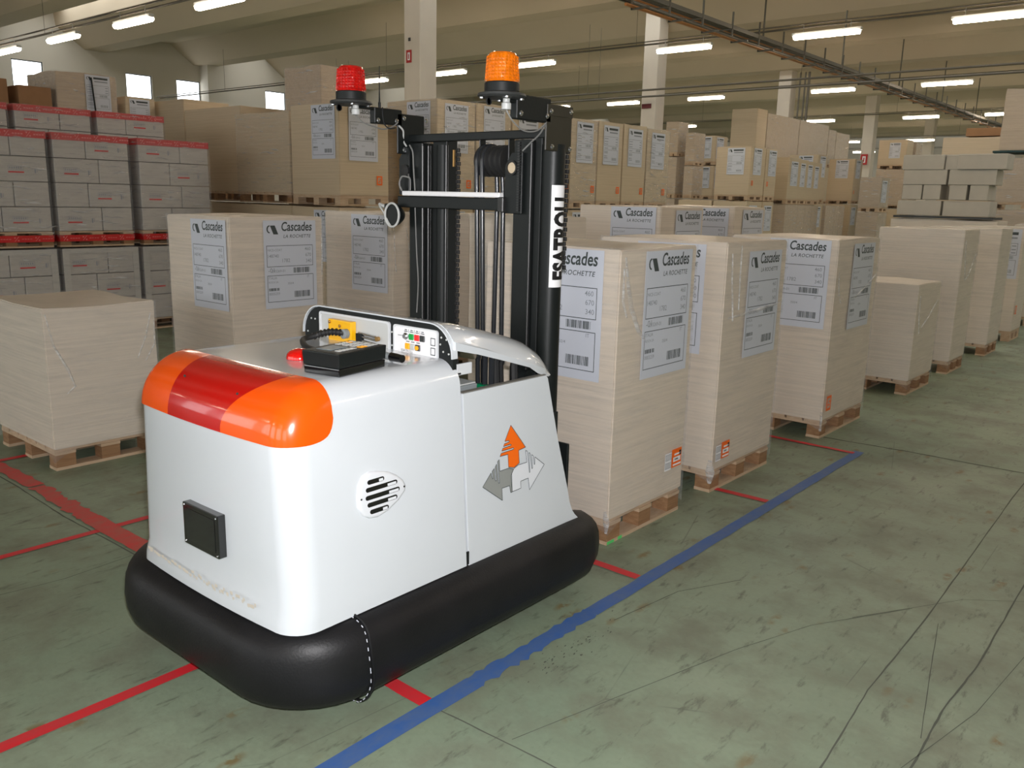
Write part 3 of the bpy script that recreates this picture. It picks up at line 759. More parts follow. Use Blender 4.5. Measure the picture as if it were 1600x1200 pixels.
# --- long block two high, right faces at x=-8.25
row = [(6.6, 7.36), (8.2, 8.93), (8.96, 9.68), (9.71, 10.4), (10.43, 11.1), (11.13, 11.84), (11.87, 12.58), (12.61, 13.33), (13.36, 14.12)]
where = ['left of the red beacon', 'behind the crossbar of the mast', 'second right of the corner, behind the pulley', 'third along, behind the pulley', 'hidden behind the amber beacon bracket', 'first to the right of the mast', 'second to the right of the mast', 'third to the right of the mast', 'last of the row, creased film']
for i, (a, c) in enumerate(row):
    wdt = .93 if i == 0 else .96
    load(-8.28-wdt, -8.28, a, c, 0, 1.5, 'lower load under the one %s' % where[i], m='paper3', side=(.12, .04), front=(.45, .04) if i < 2 else None, full=i < 2)
    zt = 2.70 if i == 0 else 2.9+random.uniform(-.02, .03)
    load(-8.26-wdt, -8.26, a, c, 1.52, zt, 'upper labelled load, %s' % where[i], m='paper3', side=(.14, .03+random.uniform(0, .05)), front=(.42, .02) if i == 0 else ((.40, .03) if i == 1 else None), stick=(2, 's', .56, .25), full=i < 3, wrap=i in (1, 2, 5, 8), ph=.12)
load(-10.55, -9.75, 7.5, 8.25, 0, 1.6, 'load under the tall wrapped one behind', m='paper3', group='hidden supporting loads')
load(-10.55, -9.75, 7.5, 8.25, 1.62, 3.34, 'tallest load with crumpled shiny film, behind the one left of the red beacon', m='paper_b', rough=2.2, stick=(2, 'f', .5, 1.1))
for x0, x1, y, zt, lab in ((-10.54, -9.36, 6.7, 2.66, 'big plain beige load on a pallet, left of the labelled one by the red beacon'), (-12.1, -10.66, 6.85, 2.80, 'widest plain beige load, behind and left of the other plain one'), (-13.25, -12.3, 6.95, 2.98, 'plain load with loose film, leftmost of the big beige ones')):
    load(x0, x1, y, y+.76, 0, 1.5, 'lower load below the %s' % lab.split(',')[0], m='paper3')
    load(x0, x1, y, y+.76, 1.52, zt, lab, m='paper3', ph=.14, near=True, wrap=x0 > -11)
# --- far blocks on the right
n3 = ['nearest unit with its beige front face', 'unit just right of the beige front', 'third unit along', 'fourth unit along', 'fifth unit along']
load(-11.17, -10.24, 19.7, 20.5, 0, 1.72, 'lower load at the left corner of the far block', m='paper3')
far1 = [(-10.2, -9.3, 19.7, 20.52, 3.0, (.3, .04), 'left-hand front load of the far block with a small label'), (-10.25, -9.32, 20.6, 21.25, 3.0, None, 'load with creased film right behind the left-hand front one'),
        (-11.14, -10.24, 26.3, 27.0, 3.16, (.3, .03), 'second beige-fronted load of the far block'), (-11.78, -10.88, 31.3, 32.1, 3.28, (.25, .04), 'third beige-fronted load of the far block')]
for x0, x1, a, c, zt, fr, lab in far1:
    load(x0, x1, a, c, 0, 1.72, 'load below the ' + lab.replace(' of the far block', '').replace(' with a small label', ''), m='paper3', side=(.1, .1))
    load(x0, x1, a, c, 1.74, zt, lab, m='paper3', front=fr, side=(.15, .04), stick=(2, 's', .1, .35), ph=.12)
for i in range(9):
    y = 22.0+i*.95
    x1_ = -9.32-.18*i
    if 25.3 < y < 27.4 or y > 30.2: continue
    load(x1_-.9, x1_, y, y+.8, 0, 1.66, 'lower wrapped load in the far row, %s past the corner' % ordn[i], m='paper_b')
    if i < 4: load(x1_-.9, x1_, y, y+.8, 1.68, 2.86, 'middle-height wrapped load in the far row, %s past the corner' % ordn[i], m='paper3', side=(.15, .1), ph=.12)
load(-12.95, -12.55, 21.9, 22.45, 0, 1.75, 'bottom of the thin shiny stack right of the second pillar', m='paper_b')
load(-12.95, -12.55, 21.9, 22.45, 1.77, 2.9, 'middle of the thin shiny stack right of the second pillar', m='paper_b', ph=.12)
load(-12.95, -12.55, 21.9, 22.45, 2.92, 3.85, 'top of the thin shiny stack right of the second pillar', m='paper_b', ph=.1)
load(-12.36, -12.08, 22.0, 22.6, 0, 1.75, 'bottom of the narrow stack beside the thin shiny one', m='paper_b')
load(-12.36, -12.08, 22.0, 22.6, 1.77, 2.65, 'middle of the narrow stack beside the thin shiny one', m='paper_b', ph=.1)
load(-12.36, -12.08, 22.0, 22.6, 2.67, 3.55, 'top of the narrow stack beside the thin shiny one', m='paper_b', ph=.1)
for z0, z1, q_ in ((0, 1.75, 'bottom'), (1.77, 2.75, 'middle'), (2.77, 3.62, 'top')):
    load(-13.15, -12.5, 24, 24.8, z0, z1, '%s load of the brown labelled stack beyond the thin ones' % q_, m='paper3', ph=.1, front=(.1, .04), side=(.1, .05))
tops = [(27.25, 28.0, 4.70, 'paper3', 'plain corner load on the very top of the far pile'), (28.05, 30.7, 4.62, 'paper_b', 'shiniest crumpled load on the top of the far pile'), (30.75, 33.5, 4.62, 'paper_b', 'wide wrapped load on top of the far pile, beyond the shiny one'), (33.55, 34.3, 4.5, 'paper_b', 'narrow wrapped load on top of the far pile'), (34.35, 35.8, 4.45, 'paper_b', 'last wrapped load on top of the far pile')]
for a, c, zt, m_, lab in tops:
    load(-13.65, -12.75, a, c, 0, 1.7, 'ground-level load under the ' + lab.replace(' on the top of the far pile', '').replace(' on top of the far pile', ''), m='paper3', group='hidden supporting loads')
    load(-13.65, -12.75, a, c, 1.72, 3.1, 'mid-level load under the ' + lab.replace(' on the top of the far pile', '').replace(' on top of the far pile', ''), m='paper3', group='hidden supporting loads', ph=.12)
    load(-13.65, -12.75, a, c, 3.12, zt, lab, m=m_, ph=.12, rough=2 if m_ == 'paper_b' else 1)
for z0, z1, q_, m_ in ((0, 1.6, 'bottom', 'paper3'), (1.62, 2.9, 'middle', 'paper_b'), (2.92, 3.85, 'top', 'paper3')):
    load(-9.93, -9.03, 27.4+3.3, 28.1+3.3, z0, z1, '%s of the tall stack in front of the pillar with the red sign' % q_, m=m_, ph=.12, front=(.35, .1, .8) if q_ == 'top' else None)
    load(-9.9, -9.0, 28.2+3.4, 28.9+3.4, z0, z1-.02, '%s of the shiny stack behind the tall one near the red sign' % q_, m='paper_b', ph=.12, rough=2)
load(-11.2, -10.3, 35.5, 36.3, 0, 1.5, 'bottom load of the pale stack before the third beige front', m='paper_b')
load(-8.9, -8.3, 26.2, 27.0, 0, 1.5, 'bottom load of the slim pale stack in front of the far pile', m='paper_b')
load(-8.9, -8.3, 26.2, 27.0, 1.52, 2.5, 'slim pale wrapped load standing in front of the far pile', m='paper_b', side=(.1, .1), ph=.12)
# --- plain grey cartons piled at the right
load(-4.2, -2.75, 13.9, 14.6, 0, 1.5, 'load under the plain grey cartons', m='paper2')
cart = [(-4.13, -3.52, 1.55, 'left carton of the bottom layer'), (-3.49, -2.87, 1.55, 'right carton of the bottom layer'),
        (-4.08, -3.81, 1.78, 'leftmost small carton of the gapped layer'), (-3.79, -3.55, 1.78, 'second small carton of the gapped layer'), (-3.43, -3.2, 1.78, 'third small carton of the gapped layer'), (-3.16, -2.92, 1.78, 'fourth small carton of the gapped layer'),
        (-4.09, -3.49, 1.995, 'left carton of the third layer'), (-3.46, -2.84, 1.995, 'right carton of the third layer'),
        (-4.12, -3.55, 2.21, 'top-left carton'), (-3.54, -3.36, 2.21, 'narrow end-on carton in the top layer'), (-3.35, -2.72, 2.211, 'top-right carton, jutting out')]
for x0, x1, z, lab in cart:
    dz = .02 if 'top-right' in lab else 0; ny = 13.95 if 'narrow' in lab else 13.9-(.06 if 'jutting' in lab else 0)
    t = thing('carton', 'plain grey cardboard box, ' + lab + ' in the pile at right', 'carton', ((x0+x1)/2, ny+.22, z), 'plain grey cartons')
    w2 = (x1-x0)/2
    B().box(-w2, w2, -.22, .3 if w2 < .2 else .22, 0, .205).done('carton_body', MT['plainbox'], t, loc=(0, 0, 0), bevel=.004, seg=1)
    B().box(-w2+.004, w2-.004, -.20, .2, .205, .2125).done('lid_flap', MT['plainbox'], t, loc=(0, 0, 0))
recenter(tag(B().box(-4.16, -2.8, 13.85, 14.45, 1.510, 1.540).done('slip_board', MT['darkgrey']), 'dark board under the pile of plain grey cartons', 'board'))
# big stack at the right edge and boxes behind
load(-3.45, -2.35, 16.5, 17.1, 0, 1.66, 'bottom load of the wrapped stack at the right edge', m='paper_b')
load(-3.45, -2.35, 16.5, 17.1, 1.68, 2.5, 'brown wrapped load below the teal pallet at the right edge', m='paper_b', ph=.1)
t = thing('plastic_pallet', 'dark teal plastic pallet between two loads at the right edge', 'pallet', (-2.9, 16.8, 2.505))
B().box(-.58, .58, -.33, .33, .075, .11).done('pallet_deck', MT['teal'], t, loc=(0, 0, 0), bevel=.008, seg=1)
for x in (-.56, -.06, .44): B().box(x, x+.12, -.32, .32, 0, .074).done('pallet_foot', MT['teal'], t, loc=(0, 0, 0), bevel=.006, seg=1)
load(-3.40, -2.35, 16.5, 17.1, 2.62, 3.6, 'brown wrapped load above the teal pallet at the right edge', m='paper_b', pallet=False, rough=2)
load(-5.0, -3.85, 19.3, 20.0, 0, 1.6, 'bottom load behind the plain cartons', m='paper3')
load(-5.0, -3.85, 19.3, 20.0, 1.62, 3.05, 'plain beige load behind the pile of grey cartons', m='paper3', ph=.12)
recenter(tag(B().box(-4.6, -3.9, 19.32, 19.9, 3.065, 3.22).done('cardboard_tray', MT['brownbox'], bevel=.005), 'flat orange-brown cardboard tray on top of the load behind the grey cartons', 'box'))

# --- grey carton stacks with red tape on the left
MARK = None
def marks():
    k = B(); r_ = B()
    frame(k, fF, 0, .15, .03, .075, .003)
    for i in range(6): rect(k, fF, .012+.022*i, .024+.022*i, .042, .062)
    rect(r_, fF, 0, .155, 0, .016)
    rect(k, fF, .26, .275, .0, .05); rect(k, fF, .285, .29, .01, .05)
    oo = [k.done('p', MT['ink_lt']), r_.done('p', MT['redtape'])]; d = [x.data for x in oo]
    for x in oo: bpy.data.objects.remove(x)
    return d
MARK = marks()
def tape_band(t, dx, dy, z, h=.075):
    bm = B(); e = .008
    for x0, x1, y0, y1 in ((-dx/2-e, dx/2+e, -dy/2-e, -dy/2-e+.003), (dx/2+e-.003, dx/2+e, -dy/2-e, dy/2+e), (-dx/2-e, dx/2+e, dy/2+e-.003, dy/2+e)): bm.box(x0, x1, y0, y1, z, z+h)
    o = bm.done('red_tape', MT['redtape'], t, loc=(0, 0, 0))
    k = B(); y = -dy/2+.03; i = 0
    while y < dy/2-.05:
        X = dx/2+e+.0015
        if i % 2 == 0:
            k.poly([(X, y, z+.01), (X, y+.008, z+.01), (X, y+.05, z+h-.01), (X, y+.042, z+h-.01)]); k.poly([(X, y, z+h-.03), (X, y+.015, z+h-.03), (X, y+.015, z+h-.015), (X, y, z+h-.015)]); k.poly([(X, y+.035, z+.012), (X, y+.05, z+.012), (X, y+.05, z+.027), (X, y+.035, z+.027)]); y += .075
        else:
            for q_ in range(4): k.poly([(X, y+q_*.028, z+.03), (X, y+q_*.028+.02, z+.03), (X, y+q_*.028+.02, z+h-.032), (X, y+q_*.028, z+h-.032)])
            y += .135
        i += 1
    k.done('tape_print', MT['label'], o, loc=(0, 0, 0)) if False else None
    d = k.done('tape_print', mat_tp, o, loc=(0, 0, 0))
    return o
mat_tp = mat('tape_print', srgb(214, 120, 118), .5)
def taped(x1, y0, y1, zb, layers, label, tape=True, dx=.8, lh=.245, ph=.14, off=0, board=False, tape_z=None, film_=True):
    dy = y1-y0; t = thing('carton_load', label, 'pallet load', (x1-dx/2, (y0+y1)/2, zb), 'taped grey carton loads')
    pallet_parts(t, dx, dy, 0, ph, True)
    H = ph
    for L in range(layers):
        cut = [0, .42, 1] if (L+off) % 2 else [0, .58, 1]
        for a, c in zip(cut, cut[1:]):
            B().box(0, dx/2, -dy/2+dy*a+.004, -dy/2+dy*c-.004, H+.004, H+lh-.003).done('carton', MT['greybox'], t, loc=(0, 0, 0), bevel=.004, seg=1)
            if (c-a) > .5:
                s = place_local('carton_print', MARK[0], t, (dx/2+.002, -dy/2+dy*a+.10, H+.09), True); link('red_print', MARK[1], s, (0, 0, 0))
        B().box(-dx/2, -.005, -dy/2+.004, dy/2-.004, H+.004, H+lh-.003).done('carton', MT['greybox'], t, loc=(0, 0, 0), bevel=.004, seg=1)
        H += lh
    if board:
        B().box(dx/2+.003, dx/2+.008, -dy/2, dy/2, H-.05, H+.005).done('corner_board', MT['cornerboard'], t, loc=(0, 0, 0))
        for y in (-dy/2, dy/2-.07): B().box(dx/2+.003, dx/2+.008, y, y+.07, ph, H-.052).done('corner_board', MT['cornerboard'], t, loc=(0, 0, 0))
    if tape: tape_band(t, dx, dy, H-.07 if tape_z is None else tape_z)
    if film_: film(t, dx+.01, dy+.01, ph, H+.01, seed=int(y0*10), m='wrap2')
    return t
X1 = -9.98
for i, (a, c) in enumerate(((2.35, 3.16), (3.20, 4.04), (4.10, 4.96), (5.02, 5.85))):
    nm = ['beyond the left edge', 'at the left edge', 'in the middle', 'nearest the beige loads'][i]
    taped(X1, a, c, 0, 3, 'bottom grey carton load %s, with grey corner boards' % nm, tape=False, lh=.285, ph=.13, off=i, board=True)
for i, (a, c) in enumerate(((2.3, 3.13), (3.17, 4.02), (4.09, 4.92), (5.04, 5.93))):
    nm = ['beyond the left edge', 'at the left edge', 'in the middle', 'nearest the beige loads'][i]
    taped(X1, a, c, 1.01, 4, 'upper grey carton load %s, red tape round its top and pallet' % nm, off=i, lh=.262, ph=.17)
    o = tape_band(bpy.context.scene.objects[-1] if False else [x for x in COL.objects if x.name.startswith('carton_load')][-1], .8, c-a, .06, .07)
for i, (a, c) in enumerate(((3.2, 4.04), (4.12, 4.98), (5.06, 5.92))):
    nm = ['leftmost, cut by the left edge', 'middle, behind the front pile', 'right one, with a green strip of print'][i]
    taped(-11.0, a, c, 0, 3, 'hidden bottom load of the rear taped pile, %s' % nm, tape=False, ph=.14, lh=.33, film_=False)
    t = taped(-11.0, a, c, 1.16, 5, 'rear grey carton load with red tape, %s' % nm, ph=.14, off=i+1, lh=.255)
    if i == 2:
        s = B().box(.412, .414, -.12, .28, 1.03, 1.12).done('green_print', MT['green'], t, loc=(0, 0, 0))
        k = B()
        for q_ in range(6): k.poly([(.4155, -.09+q_*.06, 1.055), (.4155, -.05+q_*.06, 1.055), (.4155, -.05+q_*.06, 1.095), (.4155, -.09+q_*.06, 1.095)])
        k.done('green_lettering', MT['label'], s, loc=(0, 0, 0))
# behind them
for z0, z1, q_ in ((0, 1.4, 'bottom'), (1.42, 2.3, 'middle')):
    load(-14.0, -13.0, 5.43, 6.3, z0, z1, '%s load below the brown wrapped box, hidden by the taped cartons' % q_, m='paper3', group='hidden supporting loads')
    load(-14.0, -13.0, 4.9, 5.38, z0, z1, '%s load below the small brown box, hidden by the taped cartons' % q_, m='paper3', group='hidden supporting loads')
    load(-14.0, -13.0, 4.2, 4.84, z0, z1, '%s load below the brown box at the edge, hidden by the taped cartons' % q_, m='paper3', group='hidden supporting loads')
    load(-14.0, -13.0, 6.4, 7.2-.3, z0, z1, '%s load left of the beige ones, hidden by the taped cartons' % q_, m='paper3', group='hidden supporting loads')
t = load(-13.95, -13.0, 5.45, 6.3, 2.32, 3.26, 'brown wrapped load with a blue-headed label and black pole, before the windows', m='paper_b', ph=.1, rough=2, side=(.4, .02, .8))
recenter(tag(B().cyl((-12.95, 5.98, 2.33), (-12.97, 5.93, 3.2), .012, 8).done('black_pole', MT['black2']), 'thin black pole leaning on the brown wrapped load', 'pole'))
B_ = lambda x0, x1, y0, y1, z0, z1, lab: recenter(tag(B().box(x0, x1, y0, y1, z0, z1).done('cardboard_box', MT['brownbox'], bevel=.01), lab, 'box'))
B_(-13.9, -13.0, 4.95, 5.38, 2.312, 3.0, 'small open-topped brown cardboard box in front of the leftmost window')
B_(-13.9, -13.0, 4.22, 4.82, 2.312, 3.06, 'brown cardboard box cut off by the left edge')
load(-13.9, -13.0, 6.42, 6.88, 2.32, 3.0, 'pale load with a dark blue label head, right of the brown wrapped one', m='paper3', side=(.06, .03, .7), ph=.1)

# ================================================================== AUTOMATED FORKLIFT
V = thing('automated_forklift', 'white driverless forklift with black bumper, black mast and two beacons', 'forklift', (-2.48, 2.1, 0))
CX = -2.48
def xz(s, z): return CX + s*(1-.10*(z-.33)/.76)      # sides lean inward towards the top
def side_x(z): return xz(.484, z)
# front cover, lofted across its width
def cover_profile(d, g=0.0):
    """profile in YZ inset by d (rounded sides) and grown by g"""
    R = .17-d+g; yf = 1.41+d-g; zt = 1.09-d+g; pts = []
    pts.append((yf-.014, .332)); pts.append((yf-.012, .36)); pts.append((yf, .41))
    for i in range(1, 6): pts.append((yf, .41+(zt-R-.41)*i/6))
    for i in range(13):
        a = i/12*PI/2; pts.append((yf+R-R*math.cos(a), zt-R+R*math.sin(a)))
    for i in range(1, 6): pts.append((yf+R+(2.145-yf-R)*i/5, zt))
    return pts
def loft_cover(name, m, g=0.0, lens=False, parent=V):
    bm = B(); HW = .484+g; r_ = .09; st = []
    for i in range(9): th = PI/2*i/8; st.append((-(HW-r_+r_*math.sin(PI/2-th)), r_*(1-math.cos(PI/2-th))))
    for i in range(1, 8): st.append(((-(HW-r_))*(1-i/4) if i != 4 else 0.0, 0.0))
    for i in range(9): th = PI/2*i/8; st.append((HW-r_+r_*math.sin(th), r_*(1-math.cos(th))))
    rings = []
    for sx, d in st:
        pr_ = cover_profile(d, g)
        if lens: pr_ = pr_[8:21]
        bow = .022*(1-(sx/.484)**2) if abs(sx) < .484 else 0
        ring = []
        for (y, z) in pr_:
            k = max(0, min(1, (1.75-y)/.3)); ring.append((xz(sx, z), y-bow*k, z))
        if not lens: ring.append((xz(sx, .332), 2.145, .332))
        rings.append(bm.ring(ring))
    for a, c in zip(rings, rings[1:]): bm.bridge(a, c, close=True)
    if lens:
        for rg in (rings[0], rings[-1]):
            X_ = rg[0].co.x; P0 = Vector((rg[-1].co.y, rg[-1].co.z)); P1 = Vector((rg[0].co.y, rg[0].co.z)); d_ = P1-P0; n_ = Vector((-d_.y, d_.x)).normalized()
            if n_.x < 0: n_ = -n_
            ex_ = [bm.bm.verts.new((X_, *(P0+d_*t_+n_*.034*math.sin(PI*t_)))) for t_ in [i/9 for i in range(1, 9)]]
            bm.cap(list(rg)+ex_)
            ex2 = [bm.bm.verts.new((CX+(v.co.x-CX)*.975, v.co.y, v.co.z)) for v in ex_]
            bm.bridge(ex_, ex2, close=False)
    else:
        bm.cap(rings[0], True); bm.cap(rings[-1])
    return bm.done(name, m, parent, smooth=35)
cover = loft_cover('front_cover', MT['white'])
lens = loft_cover('warning_lens', MT['lens'], .006, True); lens['label'] = 'orange and dark red wrap-round warning lens'
for x, z, y in ((-2.62, 1.03, 1.40), (-2.31, 1.02, 1.40)):
    B().lathe([(.004, 0), (.004, .004), (.002, .005)], (x, y+.03, z+.02), 10, 'y').done('lens_screw', MT['darkgrey'], lens)
# scanner window on the front
sw = B().box(-2.555, -2.345, 1.362, 1.396, .502, .647).done('scanner_window', MT['black_gloss'], V, bevel=.004); sw['label'] = 'square black sensor window'
B().box(-2.535, -2.362, 1.3605, 1.3625, .52, .63).done('dark_pane', MT['glassdark'], sw)
for x in (-2.547, -2.353):
    for z in (.511, .638): B().lathe([(.0035, 0), (.0035, -.002), (.002, -.003)], (x, 1.3618, z), 8, 'y').done('window_screw', MT['steel'], sw)
# glue residue line at the bottom front
bm = B()
for i in range(46):
    x = -2.86+.70*i/46+random.uniform(-.006, .006); w_ = random.uniform(.006, .02); y = 1.3835+.0 - .022*(1-((x-CX)/.484)**2)
    z = .385+random.uniform(-.009, .009); yy = y+.010
    bm.poly([(x, yy-.0015, z), (x+w_, yy-.0015, z+random.uniform(-.004, .004)), (x+w_*.9, yy-.001, z+.011), (x-.003, yy-.001, z+.010)])
bm.done('glue_residue', mat('glue_residue', srgb(200, 192, 178), .8), V, kind='stuff')
# vent grille on the side
vp = [(1.745, .7841), (1.7927, .7703), (1.8275, .7502), (1.8511, .7298), (1.863, .7064), (1.8581, .6909), (1.8269, .6653), (1.7799, .6426), (1.7341, .6313), (1.7006, .6361), (1.6744, .6515), (1.6555, .6853), (1.6561, .717), (1.6632, .7541), (1.6809, .7797), (1.7095, .7889)]
vc = (1.752, .708)
bm = B(); rr = []
for s, h in ((1.0, .0), (.985, .006), (.94, .010), (.86, .011)):
    rr.append(bm.ring([(side_x(vc[1]+(z-vc[1])*s)+h, vc[0]+(y-vc[0])*s, vc[1]+(z-vc[1])*s) for y, z in vp]))
for a, c in zip(rr, rr[1:]): bm.bridge(a, c)
bm.cap(rr[-1]); 
vent = bm.done('vent_grille', MT['grille_white'], V, smooth=50); vent['label'] = 'white teardrop vent grille with five slots'
sl = [(1.6945, 1.765, .757), (1.6865, 1.820, .733), (1.684, 1.829, .707), (1.690, 1.817, .683), (1.699, 1.778, .6585)]
for y0, y1, z in sl:
    bm = B(); h = .0075; n = 6; pts = [(y0+h-h*math.sin(PI*i/n), z+h*math.cos(PI*i/n)) for i in range(n+1)]+[(y1-h+h*math.sin(PI*i/n), z-h*math.cos(PI*i/n)) for i in range(n+1)]
    bm.prism(pts, lambda a, c: (side_x(c)+.0112, a, c), lambda a, c: (side_x(c)+.0122, a, c))
    bm.done('vent_slot', MT['black_gloss'], vent)
    mid = y0+(y1-y0)*.68; bm = B()
    bm.prism([(mid, z-h*.8), (y1-.006, z-h*.8), (y1-.006, z+h*.35), (mid, z+h*.35)], lambda a, c: (side_x(c)+.0124, a, c), lambda a, c: (side_x(c)+.0130, a, c))
    bm.done('slot_ramp', MT['grille_white'], vent)
for y, z in ((1.8498, .7078), (1.6678, .7087)):
    B().lathe([(.0035, 0), (.0035, .002)], (side_x(z)+.0095, y, z), 10, 'x').done('vent_screw', MT['black2'], vent)
# side panels behind the seam
rear = [(2.160, .322), (2.845, .306), (2.843, .325), (2.815, .345), (2.797, .368), (2.782, .41), (2.768, .475), (2.74, .58), (2.712, .682), (2.68, .82), (2.652, .955), (2.640, .968), (2.160, .968)]
for s in (1, -1):
    bm = B(); f0 = (lambda a, c, s=s: (CX+s*(side_x(c)-CX-.003), a, c)); f1 = (lambda a, c, s=s: (CX+s*(side_x(c)-CX-.028), a, c))
    bm.prism(rear, f0, f1)
    p = bm.done('side_panel', MT['white'], V, bevel=.003, seg=2)
    if s == 1: PANEL = p
    bm = B(); top = [(2.640, .969), (2.160, .969), (2.160, .972), (2.640, .972)]
    bm.prism(top, lambda a, c, s=s: (CX+s*(side_x(c)-CX-.004), a, c), lambda a, c, s=s: (CX+s*(side_x(c)-CX-.027), a, c))
    bm.done('panel_edge', MT['edge_grey'], p)
# rear flank of the front module flowing up to the console, and bottom notch
B().box(side_x(.35)-.004, side_x(.35)+.001, 2.147, 2.158, .335, .385).done('seam_latch', MT['black2'], PANEL)
# emblem
def emblem(polys):
    emb = None
    for nm, pts, m in polys:
        bm = B(); bm.poly([(side_x(z)-.0016, y, z) for y, z in pts]); o = bm.done(nm, m, PANEL)
        bm2 = bmesh.new()
        bm2.from_mesh(o.data); bmesh.ops.triangulate(bm2, faces=bm2.faces[:], ngon_method='EAR_CLIP'); bm2.to_mesh(o.data); bm2.free()
        if nm != 'emblem_field':
            k = B(); t_ = .0012
            for a, c in zip(pts, pts[1:]+pts[:1]):
                d = Vector((c[0]-a[0], c[1]-a[1])); L = d.length
                if L < 1e-6: continue
                d /= L; n = Vector((-d.y, d.x))*t_
                q_ = [(a[0]+n.x, a[1]+n.y), (c[0]+n.x, c[1]+n.y), (c[0]-n.x, c[1]-n.y), (a[0]-n.x, a[1]-n.y)]
                k.poly([(side_x(z)-.0008, y, z) for y, z in q_])
            k.done('emblem_outline', MT['ink'], PANEL)
OR = [[2.4138, 0.808], [2.499, 0.7049], [2.4568, 0.7009], [2.4588, 0.6505], [2.428, 0.6391], [2.3945, 0.6481], [2.3928, 0.6987], [2.3465, 0.7], [2.3544, 0.7108], [2.4253, 0.7114], [2.429, 0.7148], [2.4251, 0.7178], [2.3578, 0.7188], [2.364, 0.7279], [2.4105, 0.7292], [2.4142, 0.7322], [2.4103, 0.7349], [2.3684, 0.7339], [2.3736, 0.7438], [2.4005, 0.7451], [2.4032, 0.7484], [2.3994, 0.751], [2.377, 0.7525]]
GR = [[2.3422, 0.6893], [2.3436, 0.6439], [2.3947, 0.6442], [2.4234, 0.6344], [2.4076, 0.6123], [2.4113, 0.5452], [2.4027, 0.5464], [2.398, 0.5744], [2.3526, 0.5751], [2.3541, 0.5266], [2.2458, 0.6054], [2.2936, 0.6487], [2.301, 0.6244], [2.3055, 0.6246], [2.3002, 0.6534], [2.3121, 0.6616], [2.3171, 0.6133], [2.324, 0.6116], [2.3179, 0.665], [2.3267, 0.6755], [2.3348, 0.5995], [2.3404, 0.5991], [2.3323, 0.6836]]
WH = [[2.4122, 0.5466], [2.4652, 0.548], [2.4641, 0.5761], [2.5107, 0.578], [2.5168, 0.5285], [2.6133, 0.6107], [2.555, 0.6537], [2.5538, 0.6242], [2.5492, 0.6246], [2.5446, 0.6609], [2.5353, 0.6672], [2.5392, 0.6116], [2.5343, 0.6104], [2.525, 0.675], [2.5188, 0.6786], [2.5222, 0.6], [2.5189, 0.5975], [2.5086, 0.6866], [2.4985, 0.692], [2.5045, 0.6435], [2.4518, 0.644], [2.4257, 0.6354], [2.4121, 0.6177]]
emblem([('orange_arrow', OR, MT['orange']), ('grey_arrow', GR, MT['greyprint']), ('white_arrow', WH, MT['silverprint'])])
# bumper: swept squashed ring, open at the rear
bx0, bx1, by0, by1 = CX-.57, CX+.452, 1.428, 2.965
path = []; rc = .21
def arc_(cx_, cy_, a0, a1, n=8): return [(cx_+rc*math.cos(a0+(a1-a0)*i/n), cy_+rc*math.sin(a0+(a1-a0)*i/n)) for i in range(n+1)]
path += [(bx1-.10, by1-.02), (bx1-.06, by1-.03), (bx1-.02, by1-.07), (bx1, by1-.13)] + [(bx1, by1-.2-(by1-.2-by0-rc)*i/6) for i in range(6)]
path += [(p[0], p[1]) for p in arc_(bx1-rc, by0+rc, 0, -PI/2)]
path += [(bx1-rc-(bx1-bx0-2*rc)*i/6, by0) for i in range(1, 6)]
path += arc_(bx0+rc, by0+rc, -PI/2, -PI)
path += [(bx0, by0+rc+(by1-.2-by0-rc)*i/6) for i in range(1, 7)] + [(bx0, by1-.13), (bx0+.02, by1-.07), (bx0+.06, by1-.03), (bx0+.10, by1-.02)]
bm = B(); rings = []; n = len(path)
for i, p in enumerate(path):
    a = path[max(i-1, 0)]; c = path[min(i+1, n-1)]; d = Vector((c[0]-a[0], c[1]-a[1], 0)).normalized(); nr = Vector((-d.y, d.x, 0))
    e = min(i, n-1-i); k = (.45, .72, .9, .98)[e] if e < 4 else 1
    ring = []
    for q_ in range(20):
        th = q_*2*PI/20; cs, sn = math.cos(th), math.sin(th); ex = 2/2.5
        u = math.copysign(abs(cs)**ex, cs)*.118*k; v = math.copysign(abs(sn)**ex, sn)*.142*(.5+.5*k if k < 1 else 1)
        ring.append(Vector((p[0], p[1], .190))+nr*u+Vector((0, 0, v)))
    rings.append(bm.ring(ring))
for a, c in zip(rings, rings[1:]): bm.bridge(a, c)
bm.cap(rings[0], True); bm.cap(rings[-1])
bump = bm.done('bumper', MT['foam'], V, smooth=True); bump['label'] = 'fat black padded vinyl bumper with a stitched seam'
# stitched seam round the bumper on the right side
def seam(y, w_=.004):
    b1 = B(); P = []
    for q_ in range(21):
        th = -PI/2-.3+q_*(PI+.8)/20; cs, sn = math.cos(th), math.sin(th); ex = 2/2.5
        P.append(Vector((bx1+math.copysign(abs(cs)**ex, cs)*.119, y+.004*math.sin(q_), .184+math.copysign(abs(sn)**ex, sn)*.153)))
    return P
b1 = B().tube(seam(1.625), .0045, 6); b1.done('seam_welt', MT['foam'], bump, smooth=True)
b1 = B(); S_ = seam(1.612)
for i in range(len(S_)-1):
    if i % 1 == 0:
        a = S_[i].lerp(S_[i+1], .15); c = S_[i].lerp(S_[i+1], .55); b1.cyl(a, c, .0016, 5)
b1.done('stitching', MT['label'], bump, kind='stuff')
